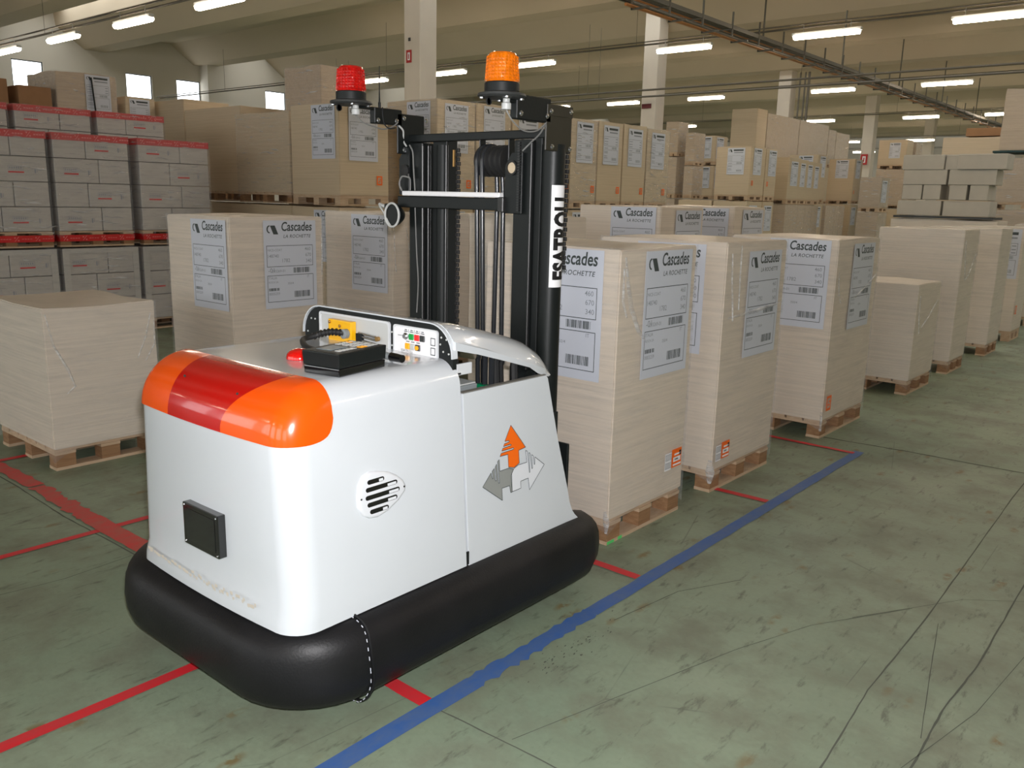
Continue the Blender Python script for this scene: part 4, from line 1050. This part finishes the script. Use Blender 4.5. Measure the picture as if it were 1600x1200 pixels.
# chassis behind the covers
ch = B().box(-2.93, -2.10, 2.17, 2.70, .10, .55).done('chassis', MT['black2'], V)
B().box(-2.95, -2.05, 2.66, 2.74, .10, .80).done('chassis_crossmember', MT['black2'], V)
gb = B().box(-2.33, -2.13, 2.20, 2.335, .56, .968).done('battery_box', MT['grey'], V, bevel=.006); B().box(-2.325, -2.135, 2.205, 2.33, .969, .974).done('box_lid', MT['ltgrey'], gb)
g_ = B().box(-2.20, -2.10, 2.40, 2.43, .885, .945).done('green_connector', MT['green'], V, bevel=.004)
B().lathe([(.006, 0), (.006, -.004)], (-2.15, 2.399, .91), 8, 'y').done('connector_screw', MT['steel'], g_)
for x in (-2.17, -2.135): B().cyl((x, 2.42, .56), (x, 2.42, 1.06), .011, 8).done('inner_pipe', MT['hose'], V)
for x, y in ((-2.2, 2.52), (-2.12, 2.54), (-2.25, 2.6)): B().tube([(x, y, .56), (x+.01, y, .8), (x-.03, y+.03, 1.02)], .016, 8).done('inner_pipe', MT['rubber'], V, smooth=True)
B().box(-2.16, -2.10, 2.50, 2.66, .90, .915).done('inner_bracket', MT['black'], V)
B().lathe([(.03, 0), (.03, .03), (.012, .032)], (-2.13, 2.60, .955), 14, 'x').done('inner_pulley', MT['black'], V, smooth=True)
B().box(-2.93, -2.07, 2.155, 2.17, .34, 1.0).done('bulkhead', MT['black2'], V)
# hood: rounded cowl sloping down to the rear
topc = [(2.135, 1.214), (2.20, 1.207), (2.30, 1.183), (2.40, 1.157), (2.50, 1.13), (2.58, 1.104), (2.65, 1.067), (2.70, 1.02), (2.722, .985), (2.726, .957)]
lowc = [(2.135, 1.125), (2.25, 1.098), (2.40, 1.055), (2.55, 1.010), (2.65, .980), (2.718, .957)]
def low_z(y):
    for (a, c), (d, e) in zip(lowc, lowc[1:]):
        if a <= y <= d: return c+(e-c)*(y-a)/(d-a)
    return lowc[-1][1] if y > lowc[-1][0] else lowc[0][1]
bm = B(); HWh = .428; rh = .11; st = []
for i in range(9): th = PI/2*i/8; st.append((-(HWh-rh+rh*math.cos(th)), rh*(1-math.sin(th))))
st += [(-.2, 0), (0, 0), (.2, 0)]
for i in range(9): th = PI/2*i/8; st.append((HWh-rh+rh*math.sin(th), rh*(1-math.cos(th))))
rings = []
for sx, d in st:
    ring = [(CX+sx, y-(d*.45 if i >= 7 else 0), max(z-d*(1 if i < 7 else .6), low_z(y)+.003*(10-i))) for i, (y, z) in enumerate(topc)]
    ring += [(CX+sx, y-(d*.45 if y > 2.64 else 0), z) for y, z in reversed(lowc)]
    rings.append(bm.ring(ring))
for a, c in zip(rings, rings[1:]): bm.bridge(a, c)
bm.cap(rings[0], True); bm.cap(rings[-1])
hood = bm.done('rear_hood', MT['white'], V, smooth=40); hood['label'] = 'white rounded hood sloping down towards the mast'
# console face (black, rounded top corners) with white rim
def round_top(x0, x1, z0, z1, r_, n=8):
    return [(x1, z0)]+[(x1-r_+r_*math.cos(PI/2*i/n), z1-r_+r_*math.sin(PI/2*i/n)) for i in range(n+1)]+[(x0+r_-r_*math.sin(PI/2*i/n), z1-r_+r_*math.cos(PI/2*i/n)) for i in range(n+1)]+[(x0, z0)]
CF = 2.128
con = B().prism(round_top(-2.905, -2.060, 1.03, 1.208, .11), lambda a, c: (a, CF, c), lambda a, c: (a, CF+.02, c)).done('console_panel', MT['black2'], V, smooth=30)
bm = B(); o_ = round_top(-2.911, -2.055, 1.095, 1.214, .112); i_ = round_top(-2.906, -2.060, 1.095, 1.209, .108)
for nm in (0,):
    A, C, D, E_ = bm.ring([(a, CF-.008, c) for a, c in o_]), bm.ring([(a, CF-.008, c) for a, c in i_]), bm.ring([(a, CF+.02, c) for a, c in o_]), bm.ring([(a, CF+.02, c) for a, c in i_])
    for p, q_ in ((A, C), (A, D), (C, E_), (D, E_)): bm.bridge(p, q_, close=False)
bm.done('console_rim', MT['white'], con, smooth=30)
def rrect(x0, x1, z0, z1, r_=.012, n=4):
    P_ = []
    for cx_, cz, a0 in ((x1-r_, z1-r_, 0), (x0+r_, z1-r_, PI/2), (x0+r_, z0+r_, PI), (x1-r_, z0+r_, 1.5*PI)):
        P_ += [(cx_+r_*math.cos(a0+PI/2*i/n), cz+r_*math.sin(a0+PI/2*i/n)) for i in range(n+1)]
    return P_
# open tray on the left: rim + sides + back built as a recessed tray standing proud
def ring_frame(bm, o_, i_, y0, y1):
    A, C, D, E_ = [bm.ring([(a, y, c) for a, c in pts]) for pts, y in ((o_, y0), (i_, y0), (o_, y1), (i_, y1))]
    for p, q_ in ((A, C), (A, D), (C, E_)): bm.bridge(p, q_)
bm = B(); ring_frame(bm, rrect(-2.80, -2.38, 1.06, 1.192), rrect(-2.792, -2.388, 1.066, 1.184), CF-.009, CF-.001)
tray = bm.done('console_tray', MT['white2'], con, smooth=30)
B().prism(rrect(-2.795, -2.385, 1.063, 1.187), lambda a, c: (a, CF-.003, c), lambda a, c: (a, CF-.002, c)).done('tray_back', MT['ltgrey'], con)
# yellow junction box with cable sockets
yb = B().box(-2.715, -2.575, CF-.030, CF-.004, 1.085, 1.172).done('junction_box', MT['yellow'], con, bevel=.004); yb['label'] = 'yellow box with a black cable gland'
for x, z in ((-2.703, 1.160), (-2.64, 1.150)): B().lathe([(.006, 0), (.006, -.004), (.003, -.006)], (x, CF-.031, z), 10, 'y').done('box_screw', MT['brass'], con)
B().lathe([(.019, 0), (.019, -.018), (.012, -.02)], (-2.60, CF-.031, 1.125), 16, 'y').done('cable_gland', MT['grey'], con, smooth=30)
for z, x in ((1.128, -2.50), (1.115, -2.49), (1.10, -2.5)): B().cyl((x-.05, CF-.012, z+.004), (x+.05, CF-.016, z), .005, 8).done('metal_connector', MT['steel'], con)
B().lathe([(.009, 0), (.009, -.012)], (-2.438, CF-.01, 1.122), 12, 'y').done('brass_plug', MT['brass'], con)
B().box(-2.56, -2.53, CF-.02, CF-.004, 1.10, 1.13).done('black_clip', MT['black2'], con)
# switch panel on the right
bm = B(); ring_frame(bm, rrect(-2.36, -2.128, 1.045, 1.188), rrect(-2.354, -2.134, 1.051, 1.182), CF-.008, CF-.001)
bm.done('switch_rim', MT['white2'], con, smooth=30)
sp = B().prism(rrect(-2.357, -2.131, 1.048, 1.185), lambda a, c: (a, CF-.005, c), lambda a, c: (a, CF-.001, c)).done('switch_panel', MT['whiteprint'], con); sp['label'] = 'white switch panel with coloured keys'
fy = CF-.0065
def key(x, z, m, w_=.024, h=.022): 
    B().box(x-w_/2, x+w_/2, CF-.012, CF-.0055, z-h/2, z+h/2).done('push_button', m, con, bevel=.002, seg=1)
B().lathe([(.013, 0), (.013, -.005), (.008, -.010), (.008, -.012)], (-2.292, CF-.0055, 1.150), 16, 'y').done('key_switch', MT['steel'], con, smooth=30)
for x, m in ((-2.262, 'greenk'), (-2.233, 'redk'), (-2.205, 'darkgrey')): key(x, 1.150, MT[m])
for x, m in ((-2.282, 'amberk'), (-2.256, 'ltgrey'), (-2.228, 'darkgrey')): key(x, 1.114, MT[m])
B().lathe([(.008, 0), (.008, -.004)], (-2.228, CF-.0122, 1.114), 12, 'y').done('led_lamp', MT['amberk'], con)
for x, z in ((-2.152, 1.145), (-2.152, 1.110)):
    b_ = B(); frame(b_, lambda u, v: (u, CF-.0068, v), x-.012, x+.012, z-.014, z+.014, .003); b_.done('socket_outline', MT['ink'], con)
bm = B(); fn = lambda u, v: (u, CF-.0068, v)
for x in (-2.292, -2.262, -2.233, -2.205): rect(bm, fn, x-.009, x+.009, 1.166, 1.169); rect(bm, fn, x-.006, x+.006, 1.172, 1.175)
for x in (-2.282, -2.256, -2.228): rect(bm, fn, x-.009, x+.009, 1.130, 1.133)
for x in (-2.277, -2.248, -2.219): rect(bm, fn, x-.0008, x+.0008, 1.163, 1.177)
rect(bm, fn, -2.335, -2.31, 1.149, 1.151)
glyphs(bm, fn, text_polys('ESATROLL', .062, bold=.0), -2.318, 1.0915)
bm.done('panel_lettering', MT['ink'], con)
bm = B()
for x, z in ((-2.86, 1.155), (-2.835, 1.155), (-2.885, 1.10), (-2.855, 1.09), (-2.82, 1.10), (-2.373, 1.155), (-2.373, 1.105), (-2.115, 1.165), (-2.09, 1.16), (-2.105, 1.115), (-2.078, 1.11), (-2.12, 1.14)):
    bm.lathe([(.0035, 0), (.0035, -.0025)], (x, CF-.0005, z), 8, 'y')
bm.done('panel_rivets', MT['ltgrey'], con, kind='stuff')
# hinge bar at the console's right foot
bm = B(); bm.box(-2.12, -2.07, 2.16, 2.185, 1.028, 1.042); bm.box(-2.082, -2.07, 2.16, 2.24, 1.028, 1.07)
bm.done('hood_hinge', MT['white2'], V, bevel=.004)
# emergency dome
dm = B().lathe([(.047, 0), (.047, .006), (.043, .018), (.033, .028), (.018, .034), (.004, .036)], (-2.445, 1.765, 1.091), 28).done('emergency_button', MT['red_plastic'], V, smooth=40); dm['label'] = 'glossy red mushroom button'

# ---- mast
def ch_(name, x0, x1, y0, y1, z0, z1, m='black', parent=V, bev=.003): return B().box(x0, x1, y0, y1, z0, z1).done(name, MT[m], parent, bevel=bev, seg=1)
ms = thing
def column_set(s):
    # s=+1 right, -1 left ; mirrored about x=-2.52
    X = lambda d: -2.52+s*d
    def bx(nm, a, c, y0, y1, z0, z1, m='black'):
        x0, x1 = sorted((X(a), X(c))); return ch_(nm, x0, x1, y0, y1, z0, z1, m)
    return X, bx
# right upright
X, bx = column_set(1)
bx('mast_channel', .215, .305, 2.725, 2.80, .10, 1.88)
bx('channel_lip', .303, .311, 2.718, 2.735, .10, 1.87, 'steel_edge')
bx('mast_channel', .312, .345, 2.74, 2.83, .10, 1.90, 'black2')
cyl_c = (-2.135, 2.765)
B().cyl((cyl_c[0], cyl_c[1], .15), (cyl_c[0], cyl_c[1], 1.86), .047, 28).done('lift_cylinder', MT['black'], V, smooth=40)
# name strip wrapped on the cylinder
a0, a1 = math.radians(-56), math.radians(70)
bm = B(); n_ = 40; R0 = .0478
A = bm.ring([(cyl_c[0]+R0*math.cos(a0+(a1-a0)*i/n_), cyl_c[1]+R0*math.sin(a0+(a1-a0)*i/n_), 1.305) for i in range(n_+1)])
C = bm.ring([(cyl_c[0]+R0*math.cos(a0+(a1-a0)*i/n_), cyl_c[1]+R0*math.sin(a0+(a1-a0)*i/n_), 1.705) for i in range(n_+1)])
bm.bridge(A, C, close=False); st_ = bm.done('name_strip', MT['whiteprint'], V, smooth=True); st_['label'] = 'white strip with black lettering running up the cylinder'
tp = text_mesh('ESATROLL', bold=.05, spacing=1.05); xs_ = [v.co.x for v in tp.vertices]; ys_ = [v.co.y for v in tp.vertices]
bt = bmesh.new(); bt.from_mesh(tp)
bmesh.ops.subdivide_edges(bt, edges=[e for e in bt.edges if e.calc_length() > .06], cuts=4); bmesh.ops.triangulate(bt, faces=bt.faces[:])
hgt = max(ys_)-min(ys_); wid = max(xs_)-min(xs_)
for v in bt.verts:
    u = (v.co.x-min(xs_))/wid; q_ = (v.co.y-min(ys_))/hgt
    ang = math.radians(58)-q_*math.radians(100); z = 1.335+u*.345     # letter feet to the right, read upwards
    v.co = Vector((cyl_c[0]+.0490*math.cos(ang), cyl_c[1]+.0490*math.sin(ang), z))
me = bpy.data.meshes.new('strip_lettering'); bt.to_mesh(me); bt.free(); me.materials.append(MT['blackink']); link('strip_lettering', me, st_)
# left upright
X, bx = column_set(-1)
bx('mast_channel', .315, .40, 2.725, 2.80, .10, 1.88)
bx('channel_lip', .306, .312, 2.718, 2.735, .10, 1.87, 'steel_edge'); bx('channel_lip', .275, .280, 2.722, 2.74, .10, 1.87, 'steel_edge')
bx('mast_channel', .20, .285, 2.76, 2.83, .10, 1.90, 'black2')
B().cyl((-2.735, 2.752, .15), (-2.735, 2.752, 1.87), .026, 20).done('lift_cylinder', MT['black2'], V, smooth=40)
bx('channel_lip', .178, .183, 2.735, 2.75, .10, 1.87, 'steel_edge')
# chains
def chain(x, y, z0, z1, parent=V):
    o_ = bmesh.new(); pitch = .019; k = 0; z = z0; b_ = B()
    while z < z1:
        hw = .011 if k % 2 == 0 else .007
        b_.box(x-hw, x+hw, y-.006, y+.006, z-.0085, z+.0085); z += pitch; k += 1
    return b_.done('lift_chain', MT['rubber'], parent, bevel=.0015, seg=1)
chain(-2.668, 2.78, .5, 1.86); chain(-2.118, 2.83, 1.38, 1.84)
B().cyl((-2.69, 2.775, 1.78), (-2.69, 2.775, 1.85), .006, 8).done('chain_bolt', MT['brass'], V)
# top and cross beams
ch_('mast_crossbeam', -2.93, -2.10, 2.735, 2.775, 1.885, 1.918)
ch_('mast_crossbeam', -2.96, -2.33, 2.69, 2.72, 1.600, 1.650)
cb = ch_('crossbeam_strip', -2.925, -2.345, 2.684, 2.712, 1.652, 1.672, 'whiteprint')
ch_('beam_clamp', -2.355, -2.325, 2.684, 2.725, 1.595, 1.655, 'steel_edge')
# bracket plates with holes
def plate(x0, x1, y, zs, name='mast_bracket', hole=None):
    b_ = B(); poly = [(x0, zs[0]), (x1, zs[0]), (x1, zs[1]), (x1-.02*(1 if x1 > -2.5 else 0), zs[1]), (x0+.035, zs[1]), (x0, zs[1]-.05)]
    b_.prism(poly, lambda a, c: (a, y, c), lambda a, c: (a, y+.012, c)); o = b_.done(name, MT['black'], V, bevel=.002, seg=1)
    if hole:
        r_ = B().lathe([(.022, 0), (.029, 0), (.029, -.008), (.022, -.008), (.022, 0)], (hole[0], y-.001, hole[1]), 20, 'y')
        r_.done('bracket_ring', MT['rubber'], o, smooth=30)
        B().lathe([(.0215, 0), (.0215, -.002)], (hole[0], y-.002, hole[1]), 20, 'y').done('ring_hole', MT['paper3'], o)
    return o
plate(-2.335, -2.245, 2.705, (1.59, 1.83), hole=(-2.295, 1.77))
plate(-2.965, -2.90, 2.705, (1.655, 1.86))
B().lathe([(.026, 0), (.026, -.01), (.02, -.012)], (-2.915, 2.70, 1.76), 18, 'y').done('bracket_boss', MT['rubber'], V, smooth=30)
# ridged energy chain strips beside the plate
b_ = B()
for i in range(26): b_.box(-2.262, -2.250, 2.694, 2.704, 1.60+i*.0105, 1.607+i*.0105)
b_.done('ridged_strip', MT['steel_edge'], V)
# hose pulley
pc = (-2.432, 2.765, 1.80)
pf = []
for k in range(5):
    z_ = -.072+k*.029; pf += [(.064, z_), (.064, z_+.005), (.052, z_+.009), (.052, z_+.019), (.064, z_+.024)]
pu = B().lathe([(.01, -.073)]+pf+[(.064, .074), (.01, .075)], pc, 32, 'x').done('hose_pulley', MT['rubber'], V, smooth=30)
B().cyl((pc[0]+.07, pc[1], pc[2]), (pc[0]+.098, pc[1], pc[2]), .012, 14).done('axle_pin', MT['brass'], pu, smooth=40)
for x in (pc[0]-.082, pc[0]+.078): ch_('pulley_hanger', x-.003, x+.003, 2.745, 2.785, 1.78, 1.89)
for i, dx in enumerate((-.056, -.026)):
    R_ = .062; pts = []
    xx = pc[0]+dx
    for k in range(8): pts.append((xx+.03*(1-k/8), pc[1]-R_, .65+k*(pc[2]-.65)/8))
    for k in range(9): a = PI-PI*k/8; pts.append((xx, pc[1]+R_*math.cos(a), pc[2]+R_*math.sin(a)))
    for k in range(1, 9): pts.append((xx+.01+.02*k/8*(1 if i else -.2), pc[1]+R_-.01*k/8, pc[2]-k*(pc[2]-.65)/8))
    B().tube(pts, .0105, 10).done('hydraulic_hose', MT['hose'], V, smooth=True)
# beacon arms (plates along Y) and beacons
def arm(x, s, m):
    nm = 'beacon_bracket'
    a = ch_(nm, x-.004, x+.004, 2.662, 2.826, 1.832, 1.965 if s > 0 else 2.003, m); a['label'] = 'black plate carrying a beacon arm'
    if s > 0: ch_('bracket_cover', x-.012, x+.006, 2.665, 2.83, 1.960, 2.004, m)
    ch_('beacon_arm', x-.03, x+.004, 2.488 if s > 0 else 2.532, 2.69, 1.935 if s > 0 else 1.952, 2.022 if s > 0 else 2.018, 'black')
    b_ = B()
    for y, z in (((2.51, 1.955), (2.665, 1.958), (2.815, 1.985), (2.70, 1.848), (2.815, 1.845), (2.69, 1.978)) if s > 0 else ((2.55, 1.965), (2.655, 1.97), (2.70, 1.985), (2.835, 1.985), (2.70, 1.85))):
        b_.lathe([(.010, 0), (.010, .0015), (.0065, .0015), (.0065, .006), (.003, .007)], (x+.005, y, z), 10, 'x')
    b_.done('bracket_bolts', MT['steel'], V, kind='stuff')
arm(-2.10, 1, 'olive'); arm(-2.93, -1, 'black')
def beacon(x, y, z, m, label):
    b_ = B().lathe([(.02, -.006), (.078, -.006), (.088, .0), (.086, .008), (.067, .013), (.064, .014)], (x, y, z), 32); base = b_.done('beacon_base', MT['darkgrey'], V, smooth=30); base['label'] = label
    B().lathe([(.063, 0), (.063, .030), (.060, .034)], (x, y, z+.013), 32).done('beacon_collar', MT['black2'], base, smooth=30)
    pr_ = [(.060, 0)]
    for k in range(7): zz = .004+k*.0115; r_ = .059-.005*(k/7); pr_ += [(r_, zz), (r_+.003, zz+.004), (r_, zz+.008)]
    pr_ += [(.053, .089), (.049, .097), (.040, .101), (.001, .103)]
    B().lathe(pr_, (x, y, z+.047), 40).done('beacon_lens', m, base, smooth=50)
    b_ = B()
    for a in range(28):
        th = a*2*PI/28; cx_, cy_ = x+.0602*math.cos(th), y+.0602*math.sin(th); b_.cyl((cx_, cy_, z+.052), (x+.0545*math.cos(th), y+.0545*math.sin(th), z+.134), .0022, 5)
    b_.done('lens_ribs', m, base, smooth=True)
    B().lathe([(.008, -.045), (.018, -.043), (.018, -.022), (.013, -.018), (.013, -.005)], (x+.005, y+.02, z), 14).done('cable_gland', MT['ltgrey'], base, smooth=30)
    for a in (-2.2, -.6, .9, 2.4): B().lathe([(.006, -.012), (.009, -.010), (.009, -.005)], (x+.072*math.cos(a), y+.072*math.sin(a), z), 10).done('base_bolt', MT['steel'], base)
    B().lathe([(.012, 0), (.014, .001), (.014, .005), (.012, .006), (.012, 0)], (x-.02, y-.05, z-.02), 14, 'x').done('rubber_grommet', MT['rubber'], base)
beacon(-2.115, 2.425, 2.006, MT['orange_beacon'], 'amber ribbed flashing beacon')
beacon(-2.945, 2.42, 2.022, MT['red_beacon'], 'red ribbed flashing beacon')
ch_('beacon_plate', -2.135, -2.10, 2.44, 2.52, 1.990, 2.001, 'black'); ch_('beacon_plate', -2.965, -2.93, 2.44, 2.56, 2.006, 2.018, 'black')
# antenna
an = B().cyl((-2.935, 2.567, 2.018), (-2.935, 2.567, 2.04), .006, 10).done('antenna_base', MT['black2'], V)
B().tube([(-2.935, 2.567, 2.04), (-2.935, 2.567, 2.09), (-2.935, 2.568, 2.188)], [.004, .0022, .0014], 8).done('antenna_whip', MT['black2'], an, smooth=True)
# cables
def cable(pts, r_=.0035, m='cable', nm='cable'):
    cu = []; P_ = [Vector(p) for p in pts]
    for i in range(len(P_)-1):
        p0 = P_[max(i-1, 0)]; p1 = P_[i]; p2 = P_[i+1]; p3 = P_[min(i+2, len(P_)-1)]
        for k in range(6):
            t_ = k/6; cu.append(.5*((2*p1)+(-p0+p2)*t_+(2*p0-5*p1+4*p2-p3)*t_*t_+(-p0+3*p1-3*p2+p3)*t_**3))
    cu.append(P_[-1]); return B().tube(cu, r_, 7).done(nm, MT[m], V, smooth=True)
cable([(-2.11, 2.445, 1.963), (-2.10, 2.47, 1.925), (-2.095, 2.53, 1.895), (-2.09, 2.60, 1.90), (-2.09, 2.65, 1.93)], .003)
cable([(-2.10, 2.665, 1.93), (-2.14, 2.68, 1.895), (-2.2, 2.70, 1.865), (-2.24, 2.70, 1.835)], .0032)
cable([(-2.94, 2.44, 1.978), (-2.93, 2.47, 1.95), (-2.92, 2.53, 1.935), (-2.92, 2.58, 1.93), (-2.92, 2.63, 1.945), (-2.92, 2.66, 1.965)], .003)
cable([(-2.92, 2.57, 2.02), (-2.918, 2.575, 1.96), (-2.915, 2.60, 1.935), (-2.915, 2.64, 1.94)], .0028, 'hose')
cable([(-2.92, 2.665, 1.95), (-2.92, 2.69, 1.93), (-2.93, 2.70, 1.89), (-2.91, 2.70, 1.865)], .004, 'ltgrey')
cable([(-2.89, 2.70, 1.87), (-2.87, 2.70, 1.84), (-2.865, 2.70, 1.78), (-2.86, 2.70, 1.72), (-2.855, 2.70, 1.675)], .0035)
cable([(-2.90, 2.70, 1.75), (-2.885, 2.69, 1.735), (-2.875, 2.69, 1.72), (-2.875, 2.69, 1.675)], .003)
cable([(-2.88, 2.69, 1.73), (-2.92, 2.685, 1.735), (-2.94, 2.685, 1.71), (-2.935, 2.685, 1.685), (-2.92, 2.68, 1.675), (-2.93, 2.68, 1.69)], .004)
cable([(-2.86, 2.705, 1.60), (-2.85, 2.705, 1.4), (-2.84, 2.705, 1.27), (-2.85, 2.705, 1.13)], .003)
# horn / headlamp on the left
hn = B().lathe([(.012, -.05), (.03, -.045), (.046, -.02), (.048, .0), (.044, .004)], (-2.955, 2.66, 1.565), 24, 'y')
for v in hn.bm.verts: v.co.y = 2.66-(v.co.y-2.66)
ho = hn.done('work_lamp', MT['black'], V, smooth=40); ho['label'] = 'round black lamp with a pale cable looped round it'
ringp = [(-2.955+.046*math.cos(a), 2.652, 1.565+.052*math.sin(a)) for a in [i*2*PI/24 for i in range(25)]]
B().tube(ringp, .005, 8, caps=False).done('cable_loop', MT['ltgrey'], ho, smooth=True)
B().box(-3.03, -2.97, 2.67, 2.72, 1.575, 1.615).done('lamp_bracket', MT['rubber'], ho, bevel=.008)
cable([(-3.06, 2.67, 1.61), (-3.045, 2.665, 1.595), (-3.02, 2.66, 1.575), (-2.985, 2.655, 1.535), (-2.97, 2.655, 1.52)], .004, 'ltgrey')
B().cyl((-3.07, 2.68, 1.61), (-3.03, 2.68, 1.60), .008, 10).done('lamp_plug', MT['ltgrey'], ho)
# carriage backrest and forks
ch_('carriage_plate', -2.86, -2.10, 2.885, 2.90, .20, .62)
for x in (-2.43, -2.81):
    f_ = B().box(x, x+.13, 2.90, 4.02, .028, .068).done('fork', MT['black2'], V, bevel=.004); B().box(x, x+.13, 2.90, 2.93, .028, .6).done('fork_shank', MT['black2'], f_, bevel=.004)
    B().cyl((x+.02, 4.07, .042), (x+.11, 4.07, .042), .038, 18).done('load_roller', MT['rubber'], V, smooth=40)
for x in (-2.72, -2.34): B().cyl((x-.03, 2.55, .09), (x+.03, 2.55, .09), .09, 20).done('drive_wheel', MT['rubber'], V, smooth=40)

# ---- hand-held controller lying on the cover
HC = thing('handheld_controller', 'black handheld control box with a keypad lying on the white cover', 'remote control', (-2.183, 1.753, 1.0915))
def hcbox(z0, z1, w0, w1, l0, l1): 
    b_ = B(); A = b_.ring([(sx*w0/2, sy*l0/2, z0) for sx, sy in ((-1, -1), (1, -1), (1, 1), (-1, 1))]); C = b_.ring([(sx*w1/2, sy*l1/2, z1) for sx, sy in ((-1, -1), (1, -1), (1, 1), (-1, 1))])
    b_.bridge(A, C); b_.cap(A, True); b_.cap(C); return b_
WD, LN = .155, .235
hcbox(0, .026, WD*.95, WD*.965, LN*.955, LN*.965).done('case_bottom', MT['black_gloss'], HC, bevel=.004, loc=(0, 0, 0))
hcbox(.027, .0745, WD*.97, WD, LN*.97, LN).done('case_top', MT['black'], HC, bevel=.004, loc=(0, 0, 0))
kp = B().box(-WD*.42, WD*.42, -LN*.44, LN*.44, .0747, .0757).done('keypad', MT['darkgrey'], HC, loc=(0, 0, 0))
B().box(-WD*.30, WD*.10, -LN*.36, -LN*.02, .0758, .0770).done('display', mat('display_grey', srgb(96, 116, 128), .3), kp, loc=(0, 0, 0))
b_ = B(); b2 = B()
for i in range(5):
    for j in range(4):
        x = -WD*.36+j*WD*.2; y = LN*.06+i*LN*.075
        (b2 if (i, j) in ((0, 3), (1, 3), (3, 0)) else b_).box(x, x+WD*.13, y, y+LN*.05, .0758, .0777)
for i in range(5): b_.box(WD*.2, WD*.33, -LN*.36+i*LN*.075, -LN*.31+i*LN*.075, .0758, .0777)
b_.done('key_cap', MT['ltgrey'], kp, loc=(0, 0, 0)); b2.done('key_cap', MT['amberk'], kp, loc=(0, 0, 0))
HC.rotation_euler = (0, 0, math.radians(10))
# its cable: from the yellow box over to the controller
def cable2(pts, rr_, m, nm, parent):
    return B().tube(pts, rr_, 10).done(nm, MT[m], parent, smooth=True, loc=(0, 0, 0))
pc_ = thing('controller_cable', 'thick black ribbed cable plugged into the yellow box on the console', 'cable', (-2.62, 2.05, 1.093))
pts = [(.02, .052, .032), (.01, .03, .036), (-.02, .01, .038), (-.05, -.01, .032), (-.075, -.035, .020), (-.07, -.09, .013), (.05, -.17, .013), (.14, -.20, .013), (.28, -.20, .013)]
cu = []
P_ = [Vector(p) for p in pts]
for i in range(len(P_)-1):
    p0 = P_[max(i-1, 0)]; p1 = P_[i]; p2 = P_[i+1]; p3 = P_[min(i+2, len(P_)-1)]
    for k in range(5):
        t_ = k/5; cu.append(.5*((2*p1)+(-p0+p2)*t_+(2*p0-5*p1+4*p2-p3)*t_*t_+(-p0+3*p1-3*p2+p3)*t_**3))
cu.append(P_[-1])
cable2(cu, [.011]*len(cu), 'rubber', 'cable_sheath', pc_)
b_ = B()
for i in range(2, 22, 2):
    d = (cu[i+1]-cu[i]).normalized(); b_.cyl(cu[i]-d*.0025, cu[i]+d*.0025, .0145, 12)
b_.done('strain_relief', MT['rubber'], pc_, loc=(0, 0, 0))
pl = thing('cable_plug', 'grey and black plug lying on the cover beside the controller', 'plug', (-2.185, 1.955, 1.1085))
B().cyl((-.035, .0, 0), (.0, .0, 0), .013, 12).done('plug_collar', MT['grey'], pl, smooth=40, loc=(0, 0, 0))
B().cyl((0, 0, 0), (.055, .0, 0), .016, 14, .014).done('plug_body', MT['black_gloss'], pl, smooth=40, loc=(0, 0, 0))
